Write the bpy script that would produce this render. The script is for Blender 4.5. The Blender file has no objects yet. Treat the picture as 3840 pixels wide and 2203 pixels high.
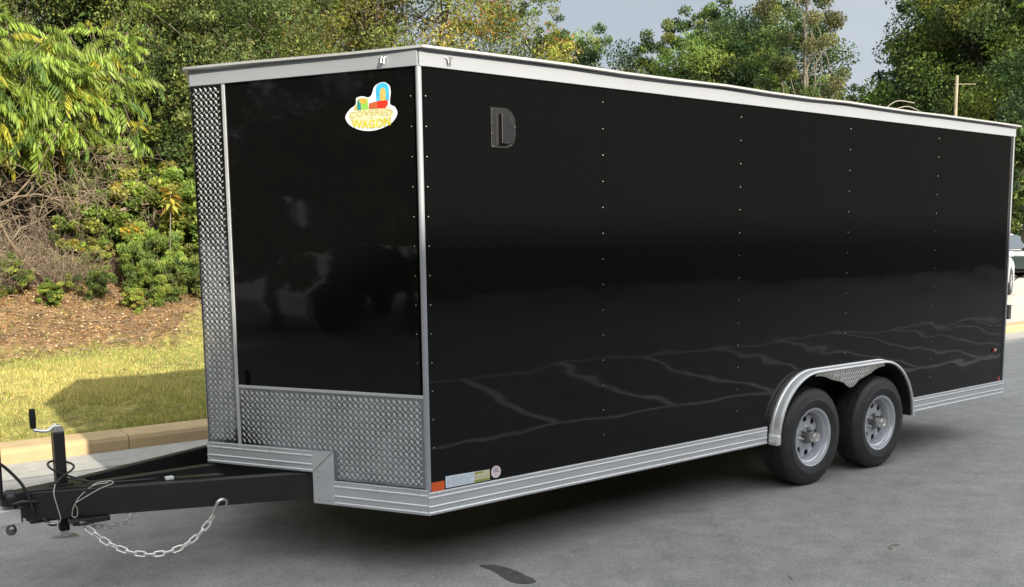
import bpy, bmesh, math, random
import numpy as np
from mathutils import Vector, Matrix
R = math.radians
rng = np.random.default_rng(7)
random.seed(7)
scene = bpy.context.scene
col = scene.collection

# ------------------------------------------------------------------ camera
cam_d = bpy.data.cameras.new("camera")
cam = bpy.data.objects.new("camera", cam_d); col.objects.link(cam)
cam_d.sensor_width = 36.0
cam_d.lens = 36.0 * 3825.9 / 3840
cam_d.shift_x = -80.5 / 3840
cam_d.shift_y = 292.4 / 3840
cam_d.clip_start = .05; cam_d.clip_end = 2000
yaw, pit, rol = .6905, -.1266, -.0109
F = Vector((math.sin(yaw)*math.cos(pit), math.cos(yaw)*math.cos(pit), math.sin(pit)))
R0 = Vector((math.cos(yaw), -math.sin(yaw), 0)); U0 = R0.cross(F)
RR = R0*math.cos(rol) + U0*math.sin(rol); UU = -R0*math.sin(rol) + U0*math.cos(rol)
cm = Matrix((RR, UU, -F)).transposed().to_4x4(); cm.translation = Vector((-2.8056, -4.2447, 1.7527))
cam.matrix_world = cm
scene.camera = cam

# ------------------------------------------------------------------ light
SUN_EL = 25.5
SUN_DX = .084
w = bpy.data.worlds.new("World"); scene.world = w; w.use_nodes = True
nt = w.node_tree; nt.nodes.clear()
out = nt.nodes.new('ShaderNodeOutputWorld')
sky = nt.nodes.new('ShaderNodeTexSky'); sky.sky_type = 'NISHITA'; sky.sun_disc = False
sky.sun_elevation = R(SUN_EL); sky.sun_rotation = math.pi + math.atan(SUN_DX)
sky.air_density = 1.1; sky.dust_density = 1.6
bgs = nt.nodes.new('ShaderNodeBackground'); bgs.inputs[1].default_value = .09
nt.links.new(sky.outputs[0], bgs.inputs[0])
tc = nt.nodes.new('ShaderNodeTexCoord')
mp = nt.nodes.new('ShaderNodeMapping'); mp.inputs['Scale'].default_value = (1, 1, 2.6); mp.inputs['Location'].default_value = (.3, .1, 0)
nt.links.new(tc.outputs['Generated'], mp.inputs[0])
nz = nt.nodes.new('ShaderNodeTexNoise'); nz.inputs['Scale'].default_value = 1.7; nz.inputs['Detail'].default_value = 5; nz.inputs['Roughness'].default_value = .48
nt.links.new(mp.outputs[0], nz.inputs[0])
cr = nt.nodes.new('ShaderNodeValToRGB')
cr.color_ramp.elements[0].position = .40; cr.color_ramp.elements[0].color = (.415, .455, .505, 1)
cr.color_ramp.elements[1].position = .60; cr.color_ramp.elements[1].color = (.68, .72, .76, 1)
nt.links.new(nz.outputs[0], cr.inputs[0])
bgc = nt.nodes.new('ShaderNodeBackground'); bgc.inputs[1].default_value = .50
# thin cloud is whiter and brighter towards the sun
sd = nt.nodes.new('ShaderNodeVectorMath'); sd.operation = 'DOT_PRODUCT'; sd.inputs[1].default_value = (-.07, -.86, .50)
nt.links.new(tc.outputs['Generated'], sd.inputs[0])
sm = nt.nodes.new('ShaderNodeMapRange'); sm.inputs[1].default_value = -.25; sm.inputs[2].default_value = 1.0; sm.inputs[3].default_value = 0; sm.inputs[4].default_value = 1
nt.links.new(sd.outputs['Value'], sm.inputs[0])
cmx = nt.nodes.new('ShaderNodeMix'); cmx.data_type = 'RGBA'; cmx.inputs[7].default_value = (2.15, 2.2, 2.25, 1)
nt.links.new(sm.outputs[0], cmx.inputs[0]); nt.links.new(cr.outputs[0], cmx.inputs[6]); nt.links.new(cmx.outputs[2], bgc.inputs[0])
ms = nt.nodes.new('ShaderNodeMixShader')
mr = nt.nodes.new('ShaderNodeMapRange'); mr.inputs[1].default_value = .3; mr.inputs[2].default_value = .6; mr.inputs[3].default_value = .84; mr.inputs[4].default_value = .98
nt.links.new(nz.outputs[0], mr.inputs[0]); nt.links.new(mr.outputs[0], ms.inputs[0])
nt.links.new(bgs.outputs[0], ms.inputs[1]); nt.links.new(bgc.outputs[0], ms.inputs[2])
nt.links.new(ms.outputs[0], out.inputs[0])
sun_d = bpy.data.lights.new("sun", 'SUN'); sun_d.energy = 3.9; sun_d.angle = R(.6); sun_d.color = (1, .92, .78)
sun = bpy.data.objects.new("sun", sun_d); col.objects.link(sun)
travel = Vector((SUN_DX, 1, -math.tan(R(SUN_EL))*math.hypot(1, SUN_DX))).normalized()
sun.rotation_euler = travel.to_track_quat('-Z', 'Y').to_euler()
scene.view_settings.view_transform = 'Standard'; scene.view_settings.look = 'None'
scene.view_settings.exposure = 1.2; scene.view_settings.gamma = 1
scene.view_settings.use_curve_mapping = False
scene.cycles.max_bounces = 6; scene.cycles.diffuse_bounces = 3; scene.cycles.glossy_bounces = 4; scene.cycles.transmission_bounces = 3
scene.cycles.use_denoising = True

GZ = .022      # level of the road surface

# ------------------------------------------------------------------ materials
MATS = {}
def mat(name, color, rough=.5, metal=0., bump=0., bscale=20., var=0., vscale=3., coat=0., spec=.5, tint=False, trans=0., bdist=.01, stretch=None):
    m = bpy.data.materials.new(name); m.use_nodes = True
    n = m.node_tree; b = n.nodes['Principled BSDF']
    b.inputs['Roughness'].default_value = rough; b.inputs['Metallic'].default_value = metal
    b.inputs['Coat Weight'].default_value = coat; b.inputs['Specular IOR Level'].default_value = spec
    b.inputs['Base Color'].default_value = (*color, 1)
    tcn = n.nodes.new('ShaderNodeTexCoord')
    vec = tcn.outputs['Object']
    if stretch:
        mpn = n.nodes.new('ShaderNodeMapping'); mpn.inputs['Scale'].default_value = stretch
        n.links.new(vec, mpn.inputs[0]); vec = mpn.outputs[0]
    last = None
    if tint:
        a = n.nodes.new('ShaderNodeAttribute'); a.attribute_name = 'tint'; last = a.outputs['Color']
        n.links.new(last, b.inputs['Base Color'])
    if var > 0:
        z = n.nodes.new('ShaderNodeTexNoise'); z.inputs['Scale'].default_value = vscale; z.inputs['Detail'].default_value = 6
        n.links.new(vec, z.inputs[0])
        c = n.nodes.new('ShaderNodeMapRange'); c.inputs[1].default_value = .3; c.inputs[2].default_value = .7
        c.inputs[3].default_value = 1-var; c.inputs[4].default_value = 1+var
        n.links.new(z.outputs[0], c.inputs[0])
        mx = n.nodes.new('ShaderNodeVectorMath'); mx.operation = 'SCALE'
        if last: n.links.new(last, mx.inputs[0])
        else: mx.inputs[0].default_value = color
        n.links.new(c.outputs[0], mx.inputs['Scale']); n.links.new(mx.outputs[0], b.inputs['Base Color'])
        if not tint:
            c2 = n.nodes.new('ShaderNodeMapRange'); c2.inputs[1].default_value = .3; c2.inputs[2].default_value = .7
            c2.inputs[3].default_value = max(.02, rough*(1-.5*var)); c2.inputs[4].default_value = min(1, rough*(1+.5*var))
            n.links.new(z.outputs[0], c2.inputs[0]); n.links.new(c2.outputs[0], b.inputs['Roughness'])
    if bump > 0:
        z2 = n.nodes.new('ShaderNodeTexNoise'); z2.inputs['Scale'].default_value = bscale; z2.inputs['Detail'].default_value = 4
        n.links.new(vec, z2.inputs[0])
        bp = n.nodes.new('ShaderNodeBump'); bp.inputs['Strength'].default_value = bump; bp.inputs['Distance'].default_value = bdist
        n.links.new(z2.outputs[0], bp.inputs['Height']); n.links.new(bp.outputs[0], b.inputs['Normal'])
    if trans > 0:
        t = n.nodes.new('ShaderNodeBsdfTranslucent')
        src = b.inputs['Base Color'].links[0].from_socket if b.inputs['Base Color'].links else None
        if src: n.links.new(src, t.inputs[0])
        else: t.inputs[0].default_value = (*color, 1)
        x = n.nodes.new('ShaderNodeMixShader'); x.inputs[0].default_value = trans
        n.links.new(b.outputs[0], x.inputs[1]); n.links.new(t.outputs[0], x.inputs[2])
        n.links.new(x.outputs[0], n.nodes['Material Output'].inputs[0])
    MATS[name] = m
    return m

M = MATS
mat('panel_black', (.0038, .0038, .0039), .035, coat=.0, spec=.27)
# sheet panels: long shallow waves low down between the rivets
def panel_waves(m, amp):
    n = m.node_tree; b = n.nodes['Principled BSDF']
    tcn = n.nodes.new('ShaderNodeTexCoord')
    mpn = n.nodes.new('ShaderNodeMapping'); mpn.inputs['Scale'].default_value = (1.0, 1.0, 2.2)
    n.links.new(tcn.outputs['Object'], mpn.inputs[0])
    z = n.nodes.new('ShaderNodeTexNoise'); z.inputs['Scale'].default_value = 1.5; z.inputs['Detail'].default_value = 1.5
    n.links.new(mpn.outputs[0], z.inputs[0])
    bp = n.nodes.new('ShaderNodeBump'); bp.inputs['Strength'].default_value = 1; bp.inputs['Distance'].default_value = amp
    n.links.new(z.outputs[0], bp.inputs['Height']); n.links.new(bp.outputs[0], b.inputs['Normal'])
panel_waves(M['panel_black'], .0032)
mat('aluminium', (.62, .63, .64), .42, .55, var=.06, vscale=4, bump=.05, bscale=8, stretch=(1, 1, 8))
mat('trim_white', (.33, .345, .37), .34, .2, var=.03, vscale=2, spec=.5)
mat('roof_metal', (.45, .45, .44), .4, .3, var=.08, vscale=3)
mat('tread_plate', (.36, .375, .39), .15, 1., var=.2, vscale=7, bump=.5, bscale=3.5, bdist=.02)
mat('tread_lug', (.92, .93, .94), .3, .8)
mat('frame_black', (.013, .013, .0135), .42, var=.2, vscale=6, bump=.1, bscale=120, bdist=.001)
mat('deep_black', (.008, .008, .008), .8)
mat('plastic_black', (.008, .008, .0084), .42, bump=.2, bscale=300, bdist=.0005)
mat('rubber', (.020, .021, .0215), .62, var=.25, vscale=14, bump=.15, bscale=60, bdist=.001)
mat('flare_metal', (.74, .74, .74), .3, .5, var=.05, vscale=4)
mat('gusset_metal', (.42, .41, .37), .25, .7, var=.1, vscale=8)
mat('rim_silver', (.50, .51, .55), .33, .45, var=.05, vscale=10)
mat('zinc', (.68, .67, .64), .3, .9, var=.2, vscale=25)
mat('chain_zinc', (.85, .84, .80), .35, .6, var=.15, vscale=40)
mat('zinc_dark', (.22, .22, .21), .4, .9, var=.3, vscale=30)
mat('cast_silver', (.62, .62, .62), .45, .3, var=.1, vscale=10)
mat('rivet', (.32, .32, .32), .35, .6)
mat('orange_reflector', (.62, .09, .01), .3, coat=.5)
mat('red_reflector', (.25, .01, .015), .25, coat=.5)
mat('clear_lens', (.75, .6, .6), .2)
mat('decal_white', (.66, .67, .68), .4)
mat('decal_blue_white', (.62, .70, .78), .4, var=.12, vscale=60)
mat('decal_yellow', (.58, .50, .02), .4, var=.15, vscale=40)
mat('decal_cream', (.50, .42, .12), .4, var=.12, vscale=40)
mat('decal_pale_yellow', (.58, .56, .34), .4, var=.2, vscale=60)
mat('decal_olive', (.26, .27, .03), .4)
mat('decal_red', (.62, .03, .015), .4, var=.2, vscale=40)
mat('decal_brown_red', (.45, .10, .03), .4)
mat('decal_blue', (.05, .40, .62), .4, var=.15, vscale=30)
mat('decal_teal', (.02, .22, .22), .4)
mat('decal_green', (.22, .50, .08), .4)
mat('decal_gold', (.62, .38, .06), .4, var=.25, vscale=60)
mat('decal_ink', (.08, .08, .10), .4)
mat('decal_grey', (.40, .44, .48), .4)
mat('decal_pink', (.72, .62, .66), .4)
mat('wire_light', (.45, .43, .38), .4, .2)
mat('cable', (.018, .018, .018), .5)
mat('bark', (.12, .095, .07), .9, var=.4, vscale=8, bump=.6, bscale=14, bdist=.03, stretch=(1, 1, .3))
mat('bark_pale', (.17, .15, .115), .9, var=.3, vscale=8, bump=.5, bscale=14, bdist=.02)
mat('dead_wood', (.18, .135, .09), .9, var=.4, vscale=9, bump=.5, bscale=30, bdist=.01)
mat('leaf', (.1, .1, .03), .5, tint=True, trans=.28, spec=.3)
mat('leaf_small', (.1, .1, .03), .6, tint=True, trans=.4, spec=.25)
mat('blade', (.1, .1, .03), .6, tint=True, trans=.3, spec=.25)
mat('litter', (.1, .1, .03), .8, tint=True, spec=.2)
mat('kerb', (.38, .28, .15), .85, var=.12, vscale=5, bump=.4, bscale=60, bdist=.006)
mat('sunlit_strip', (.30, .29, .27), .85, var=.12, vscale=9, bump=.4, bscale=90, bdist=.004)  # paler than the asphalt: sunlight on the road put into the colour
mat('concrete', (.42, .40, .35), .85, var=.10, vscale=2, bump=.2, bscale=60, bdist=.004)
mat('stripe', (.80, .80, .76), .7, var=.25, vscale=9)
mat('shade_building_wall', (.19, .165, .14), .9, var=.2, vscale=3)
mat('window_glass', (.03, .035, .04), .08)
mat('car_white', (.78, .78, .78), .2, coat=.8)
mat('car_dark', (.02, .03, .03), .2, coat=.8)
mat('car_glass', (.05, .07, .09), .05, coat=.5)
mat('pole_wood', (.26, .23, .15), .8, var=.2, vscale=6)
mat('patch_dark', (.065, .065, .064), .7, var=.3, vscale=30)
mat('twig_pale', (.30, .28, .22), .8)

# asphalt: several scales of colour variation, cracks and fine aggregate
def asphalt():
    m = bpy.data.materials.new('asphalt'); m.use_nodes = True
    n = m.node_tree; L = n.links; b = n.nodes['Principled BSDF']
    b.inputs['Specular IOR Level'].default_value = .35
    tcn = n.nodes.new('ShaderNodeTexCoord')
    def noise(s, d, r=.5, vec=None, dist=0):
        z = n.nodes.new('ShaderNodeTexNoise'); z.inputs['Scale'].default_value = s; z.inputs['Detail'].default_value = d; z.inputs['Roughness'].default_value = r
        z.inputs['Distortion'].default_value = dist
        L.new(vec or tcn.outputs['Object'], z.inputs[0]); return z.outputs[0]
    def rng_(s, a, b_, c, d):
        q = n.nodes.new('ShaderNodeMapRange'); q.inputs[1].default_value = a; q.inputs[2].default_value = b_; q.inputs[3].default_value = c; q.inputs[4].default_value = d
        L.new(s, q.inputs[0]); return q.outputs[0]
    def mul(a, b_):
        q = n.nodes.new('ShaderNodeMath'); q.operation = 'MULTIPLY'; L.new(a, q.inputs[0])
        if isinstance(b_, (int, float)): q.inputs[1].default_value = b_
        else: L.new(b_, q.inputs[1])
        return q.outputs[0]
    mpn = n.nodes.new('ShaderNodeMapping'); mpn.inputs['Scale'].default_value = (.55, 1.6, 1); mpn.inputs['Rotation'].default_value = (0, 0, .25)
    L.new(tcn.outputs['Object'], mpn.inputs[0])
    big = rng_(noise(1.1, 6, .6, mpn.outputs[0], .6), .3, .7, .90, 1.11)
    mid = rng_(noise(5, 6, .65, None, .4), .35, .68, .86, 1.15)
    fine = rng_(noise(75, 5, .8), .3, .7, .62, 1.40)
    grit = rng_(noise(420, 2, .6), .62, .75, 1, 1.5)
    vo = n.nodes.new('ShaderNodeTexVoronoi'); vo.feature = 'DISTANCE_TO_EDGE'; vo.inputs['Scale'].default_value = .8
    dn = n.nodes.new('ShaderNodeTexNoise'); dn.inputs['Scale'].default_value = 3; dn.inputs['Detail'].default_value = 6
    L.new(tcn.outputs['Object'], dn.inputs[0])
    vm = n.nodes.new('ShaderNodeVectorMath'); vm.operation = 'MULTIPLY_ADD'; vm.inputs[1].default_value = (.5, .5, 0)
    L.new(dn.outputs['Color'], vm.inputs[0]); L.new(tcn.outputs['Object'], vm.inputs[2]); L.new(vm.outputs[0], vo.inputs[0])
    crack = rng_(vo.outputs[0], .0, .006, .72, 1)
    pres = rng_(noise(.7, 3), .5, .6, 0, 1)
    cmx = n.nodes.new('ShaderNodeMix'); cmx.data_type = 'FLOAT'; L.new(pres, cmx.inputs[0]); cmx.inputs[2].default_value = 1; L.new(crack, cmx.inputs[3])
    v = mul(mul(mul(mul(big, mid), fine), grit), cmx.outputs[0])
    vs = n.nodes.new('ShaderNodeVectorMath'); vs.operation = 'SCALE'; vs.inputs[0].default_value = (.238, .235, .229); L.new(v, vs.inputs['Scale'])
    L.new(vs.outputs[0], b.inputs['Base Color'])
    L.new(rng_(big, .7, 1.3, .78, .62), b.inputs['Roughness'])
    bp = n.nodes.new('ShaderNodeBump'); bp.inputs['Strength'].default_value = .6; bp.inputs['Distance'].default_value = .004
    L.new(fine, bp.inputs['Height']); L.new(bp.outputs[0], b.inputs['Normal'])
    MATS['asphalt'] = m
asphalt()

# hillside soil: dry grass near the kerb, orange-brown litter higher, dark wood floor beyond
def soil():
    m = bpy.data.materials.new('soil'); m.use_nodes = True
    n = m.node_tree; L = n.links; b = n.nodes['Principled BSDF']; b.inputs['Roughness'].default_value = .95; b.inputs['Specular IOR Level'].default_value = .1
    a = n.nodes.new('ShaderNodeAttribute'); a.attribute_name = 'tint'
    tcn = n.nodes.new('ShaderNodeTexCoord')
    z = n.nodes.new('ShaderNodeTexNoise'); z.inputs['Scale'].default_value = 9; z.inputs['Detail'].default_value = 8; z.inputs['Roughness'].default_value = .7
    L.new(tcn.outputs['Object'], z.inputs[0])
    q = n.nodes.new('ShaderNodeMapRange'); q.inputs[1].default_value = .3; q.inputs[2].default_value = .7; q.inputs[3].default_value = .5; q.inputs[4].default_value = 1.45
    L.new(z.outputs[0], q.inputs[0])
    s = n.nodes.new('ShaderNodeVectorMath'); s.operation = 'SCALE'; L.new(a.outputs['Color'], s.inputs[0]); L.new(q.outputs[0], s.inputs['Scale'])
    L.new(s.outputs[0], b.inputs['Base Color'])
    bp = n.nodes.new('ShaderNodeBump'); bp.inputs['Strength'].default_value = 1; bp.inputs['Distance'].default_value = .04
    L.new(z.outputs[0], bp.inputs['Height']); L.new(bp.outputs[0], b.inputs['Normal'])
    MATS['soil'] = m
soil()

# ------------------------------------------------------------------ helpers
def tag(o, label=None, cat=None, group=None, kind=None):
    if label: o['label'] = label
    if cat: o['category'] = cat
    if group: o['group'] = group
    if kind: o['kind'] = kind
    return o
def empty(name, loc=(0, 0, 0), rz=0.):
    o = bpy.data.objects.new(name, None); col.objects.link(o); o.location = loc; o.rotation_euler = (0, 0, rz)
    o.empty_display_size = .1
    return o
def np_mesh(name, V, faces, mats, tint=None, smooth=False):
    """V (n,3); faces: (m,k) array; tint (n,3) per vertex"""
    me = bpy.data.meshes.new(name)
    V = np.asarray(V, np.float32); Fc = np.asarray(faces, np.int32)
    me.vertices.add(len(V)); me.vertices.foreach_set('co', V.ravel())
    k = Fc.shape[1]
    me.loops.add(Fc.size); me.loops.foreach_set('vertex_index', Fc.ravel())
    me.polygons.add(len(Fc)); me.polygons.foreach_set('loop_start', np.arange(0, Fc.size, k, dtype=np.int32))
    me.polygons.foreach_set('loop_total', np.full(len(Fc), k, np.int32))
    if smooth: me.polygons.foreach_set('use_smooth', np.ones(len(Fc), bool))
    me.update(calc_edges=True)
    for mm in (mats if isinstance(mats, (list, tuple)) else [mats]): me.materials.append(mm)
    if tint is not None:
        at = me.color_attributes.new('tint', 'FLOAT_COLOR', 'POINT')
        c = np.ones((len(V), 4), np.float32); c[:, :3] = tint; at.data.foreach_set('color', c.ravel())
    return me
def link(name, me, parent=None, loc=None):
    o = bpy.data.objects.new(name, me); col.objects.link(o)
    if parent: o.parent = parent
    if loc is not None: o.location = loc
    return o
class MB:
    def __init__(s): s.v = []; s.f = []; s.m = []
    def add(s, v, f, mi=0):
        o = len(s.v); s.v += [tuple(p) for p in v]; s.f += [tuple(i+o for i in q) for q in f]; s.m += [mi]*len(f); return s
    def box(s, x0, y0, z0, x1, y1, z1, mi=0, T=None):
        v = [Vector((x, y, z)) for x in (x0, x1) for y in (y0, y1) for z in (z0, z1)]
        if T is not None: v = [T @ p for p in v]
        return s.add(v, [(0, 1, 3, 2), (4, 6, 7, 5), (0, 4, 5, 1), (2, 3, 7, 6), (0, 2, 6, 4), (1, 5, 7, 3)], mi)
    def prism(s, pts, fn, d0, d1, mi=0):
        """pts 2D outline, fn(a,b,d)->3D"""
        n = len(pts); v = [fn(a, b, d0) for a, b in pts] + [fn(a, b, d1) for a, b in pts]
        f = [tuple(range(n)), tuple(range(2*n-1, n-1, -1))] + [(i, i+n, (i+1) % n+n, (i+1) % n) for i in range(n)]
        return s.add(v, f, mi)
    def tube(s, pts, r, n=8, mi=0, closed=False, caps=True):
        pts = [Vector(p) for p in pts]; N = len(pts)
        rs = r if isinstance(r, (list, tuple)) else [r]*N
        rings = []; up = None
        for i, p in enumerate(pts):
            if closed: t = pts[(i+1) % N]-pts[i-1]
            else: t = pts[min(i+1, N-1)]-pts[max(i-1, 0)]
            if t.length < 1e-9: t = Vector((0, 0, 1))
            t.normalize()
            if up is None:
                up = Vector((0, 0, 1)) if abs(t.z) < .9 else Vector((1, 0, 0))
            a = t.cross(up)
            if a.length < 1e-6: a = t.cross(Vector((0, 1, .1)))
            a.normalize(); up = a.cross(t).normalized()
            rings.append([p + (a*math.cos(2*math.pi*j/n)+up*math.sin(2*math.pi*j/n))*rs[i] for j in range(n)])
        v = [q for g in rings for q in g]; f = []
        for i in range(N if closed else N-1):
            i2 = (i+1) % N
            for j in range(n): f.append((i*n+j, i*n+(j+1) % n, i2*n+(j+1) % n, i2*n+j))
        if caps and not closed: f += [tuple(range(n-1, -1, -1)), tuple((N-1)*n+j for j in range(n))]
        return s.add(v, f, mi)
    def lathe(s, prof, n=32, axis='y', c=(0, 0, 0), mi=0):
        """prof list of (radius, offset along axis)"""
        v = []
        for r, d in prof:
            for j in range(n):
                a = 2*math.pi*j/n; x, z = r*math.cos(a), r*math.sin(a)
                if axis == 'y': v.append((c[0]+x, c[1]+d, c[2]+z))
                elif axis == 'z': v.append((c[0]+x, c[1]+z, c[2]+d))
                else: v.append((c[0]+d, c[1]+x, c[2]+z))
        f = []
        for i in range(len(prof)-1):
            for j in range(n): f.append((i*n+j, i*n+(j+1) % n, (i+1)*n+(j+1) % n, (i+1)*n+j))
        return s.add(v, f, mi)
    def build(s, name, mats, parent=None, smooth=False, bevel=0., label=None, recalc=True):
        me = bpy.data.meshes.new(name); me.from_pydata([tuple(p) for p in s.v], [], s.f)
        for mm in (mats if isinstance(mats, (list, tuple)) else [mats]): me.materials.append(mm)
        me.polygons.foreach_set('material_index', s.m)
        if recalc:
            b = bmesh.new(); b.from_mesh(me); bmesh.ops.recalc_face_normals(b, faces=b.faces); b.to_mesh(me); b.free()
        if smooth:
            me.polygons.foreach_set('use_smooth', [True]*len(me.polygons))
        me.update()
        o = link(name, me, parent)
        if smooth and smooth != 'all': me.set_sharp_from_angle(angle=R(38))
        if bevel > 0:
            md = o.modifiers.new('bevel', 'BEVEL'); md.width = bevel; md.segments = 2; md.limit_method = 'ANGLE'; md.angle_limit = R(40)
        if label: o['label'] = label
        return o

# ------------------------------------------------------------------ ground
def bank_h(x, y):
    x = np.asarray(x, float); y = np.asarray(y, float)
    t = np.maximum(y-4.92, 0)
    h = .13 + .052*np.minimum(t, 4.6) + .32*np.clip(y-9.5, 0, 6) + .36*np.clip(y-15.5, 0, 14)
    h += .05*np.sin(x*1.3+y*.7)*np.clip((y-9)/4, 0, 1) + .09*np.sin(x*.7-y*1.1+2)*np.clip((y-10)/4, 0, 1)
    fade = np.clip((13.0 - x)/3.0, 0, 1); fade = fade*fade*(3-2*fade)
    return h*fade + .13*(1-fade)*np.clip(1, 0, 1)

n = MB(); S = 900
n.add([(-S, -S, GZ), (S, -S, GZ), (S, S, GZ), (-S, S, GZ)], [(0, 1, 2, 3)])
o = n.build('road', M['asphalt'], recalc=False); tag(o, kind='structure')

def litter_edge(x):
    return 9.35+.16*np.sin(x*1.7)+.12*np.sin(x*4.1+1)+1.1*np.clip(x-1.8, 0, 3)
def hillside():
    xs = np.concatenate([np.arange(-16, -3, .8), np.arange(-3, 7, .12), np.arange(7, 13.2, .4)])
    ys = np.concatenate([np.arange(4.93, 16, .12), np.arange(16, 34, .7)])
    X, Y = np.meshgrid(xs, ys, indexing='ij')
    Z = bank_h(X, Y) + .012*rng.standard_normal(X.shape)*(Y > 5.1)
    V = np.stack([X, Y, Z], -1).reshape(-1, 3)
    nx, ny = len(xs), len(ys)
    i, j = np.meshgrid(np.arange(nx-1), np.arange(ny-1), indexing='ij'); k = (i*ny+j).ravel()
    Fc = np.stack([k, k+ny, k+ny+1, k+1], 1)
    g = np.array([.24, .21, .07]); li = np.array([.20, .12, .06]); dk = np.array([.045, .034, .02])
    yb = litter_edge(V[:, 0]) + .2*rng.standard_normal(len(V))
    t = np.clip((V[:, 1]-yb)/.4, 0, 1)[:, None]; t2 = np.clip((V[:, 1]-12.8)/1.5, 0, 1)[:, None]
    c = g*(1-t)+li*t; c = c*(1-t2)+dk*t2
    c = c*(1+.22*rng.standard_normal((len(V), 1)).clip(-2, 2))
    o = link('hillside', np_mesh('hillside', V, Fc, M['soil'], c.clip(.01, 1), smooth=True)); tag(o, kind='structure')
hillside()

# kerb with a rounded nose and a tooled joint every three metres
k = MB(); segs = np.arange(-13.5, 31, 4.5)
for i, x0 in enumerate(segs):
    x1 = x0+4.5-.006
    def ky(x): return 4.60 - .028*(x+.0) if x < 6 else 4.43 - .0*(x-6)
    prof = [(0, -.1), (0, .085), (.012, .118), (.04, .13), (.30, .137), (.32, .12), (.32, -.1)]
    P = [[(x, ky(x)+a, GZ+b) for a, b in prof] for x in (x0, x1)]
    nn = len(prof)
    k.add(P[0]+P[1], [tuple(range(nn)), tuple(range(2*nn-1, nn-1, -1))]+[(j, j+nn, (j+1) % nn+nn, (j+1) % nn) for j in range(nn)])
o = k.build('kerb', M['kerb']); tag(o, kind='structure')

# pale concrete yard beyond the end of the kerb line
k = MB()
k.box(13.6, 4.76, GZ-.1, 130, 60, .125)
o = k.build('pavement', M['concrete']); tag(o, kind='structure')
k = MB()
for (xa, ya, xb, yb) in ((20, 6.2, 40, 10.2), (23, 8.6, 42, 16.5), (26, 7.4, 60, 19.0)):
    d = Vector((xb-xa, yb-ya, 0)).normalized(); nrm = Vector((-d.y, d.x, 0))*.05
    a = Vector((xa, ya, .1295)); b = Vector((xb, yb, .1295))
    k.add([a-nrm, b-nrm, b+nrm, a+nrm], [(0, 1, 2, 3)])
o = k.build('pavement_joints', M['patch_dark'], recalc=False); tag(o, kind='structure')

k = MB()  # pale strip beside the kerb, painted as sunlit road
xs_ = [-14+i*1.0 for i in range(45)]
for i in range(44):
    xa, xb = xs_[i], xs_[i+1]
    def yk(x): return 4.60-.028*x if x < 6 else 4.43
    k.add([(xa, yk(xa)-.62, GZ+.004), (xb, yk(xb)-.62, GZ+.004), (xb, yk(xb)-.002, GZ+.004), (xa, yk(xa)-.002, GZ+.004)], [(0, 1, 2, 3)])
o = k.build('sunlit_strip', M['sunlit_strip'], recalc=False); tag(o, kind='structure')
# painted hatching of the bay beside the trailer, mirrored in its black side
k = MB()
def stripe(xa, ya, xb, yb, wd=.13):
    d = Vector((xb-xa, yb-ya, 0)).normalized(); q = Vector((-d.y, d.x, 0))*wd/2
    a = Vector((xa, ya, GZ+.004)); b = Vector((xb, yb, GZ+.004))
    k.add([a-q, b-q, b+q, a+q], [(0, 1, 2, 3)])
stripe(-14, -6.35, 40, -6.35); stripe(-14, -2.85, 40, -2.85)
for i in range(-8, 22): stripe(3.4+1.62*i, -2.9, 4.75+1.62*i, -6.3)
o = k.build('road_marking', M['stripe'], recalc=False); tag(o, kind='structure')

# ------------------------------------------------------------------ unseen building added behind the camera to shade road and lower trailer
bld = empty('shade_building', (0, -22, 0)); tag(bld, 'unseen plain building added to shade the road, mirrored in the black trailer side', 'building')
HB = 1.72+22*math.tan(R(SUN_EL))*math.hypot(1, SUN_DX)
b_ = MB(); b_.box(-34, -10, GZ, 60, 0, HB-.25)
b_.build('wall', M['shade_building_wall'], bld)
b_ = MB(); b_.box(-34.2, -10.2, HB-.248, 60.2, .2, HB); b_.build('roof', M['concrete'], bld)

# ------------------------------------------------------------------ the cargo trailer
NX, HW, LEN = .6201, 1.2655, 6.0766
ZT1, ZT0, ZR1, ZR0 = 2.678, 2.5988, .4935, .3763
trailer = empty('cargo_trailer', (0, 0, 0))
tag(trailer, 'black enclosed cargo trailer with slanted nose, tread plate and two axles, parked on the asphalt', 'trailer')
def T(name, b, m, **kw): return b.build(name, M[m] if isinstance(m, str) else m, trailer, **kw)
FL = math.hypot(NX, HW)
Uv = Vector((-NX, HW, 0))/FL
Nn = Vector((-HW, -NX, 0))/FL          # outward normal of the near slanted face
def fpt(u, z, d=0.): return Uv*u + Vector((0, 0, z)) + Nn*d
def sidept(x, z, d=0.): return Vector((x, -d, z))

# body core (keeps daylight out)
out_pts = [(0.02, .02), (LEN-.02, .02), (LEN-.02, 2*HW-.02), (0.02, 2*HW-.02), (-NX+.03, HW)]
b = MB()
zone = [(.02, .02), (2.74, .02), (2.74, .30), (4.53, .30), (4.53, .02), (LEN-.02, .02), (LEN-.02, 2*HW-.02), (.02, 2*HW-.02), (-NX+.03, HW)]
b.prism(out_pts, lambda x, y, d: Vector((x, y, d)), .90, ZT1-.01)
b.prism(zone, lambda x, y, d: Vector((x, y, d)), .565, .898)
T('body', b, 'deep_black')
b = MB(); b.box(.0, .3, .40, LEN-.03, 2*HW-.3, .56); T('floor_frame', b, 'deep_black')

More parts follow.
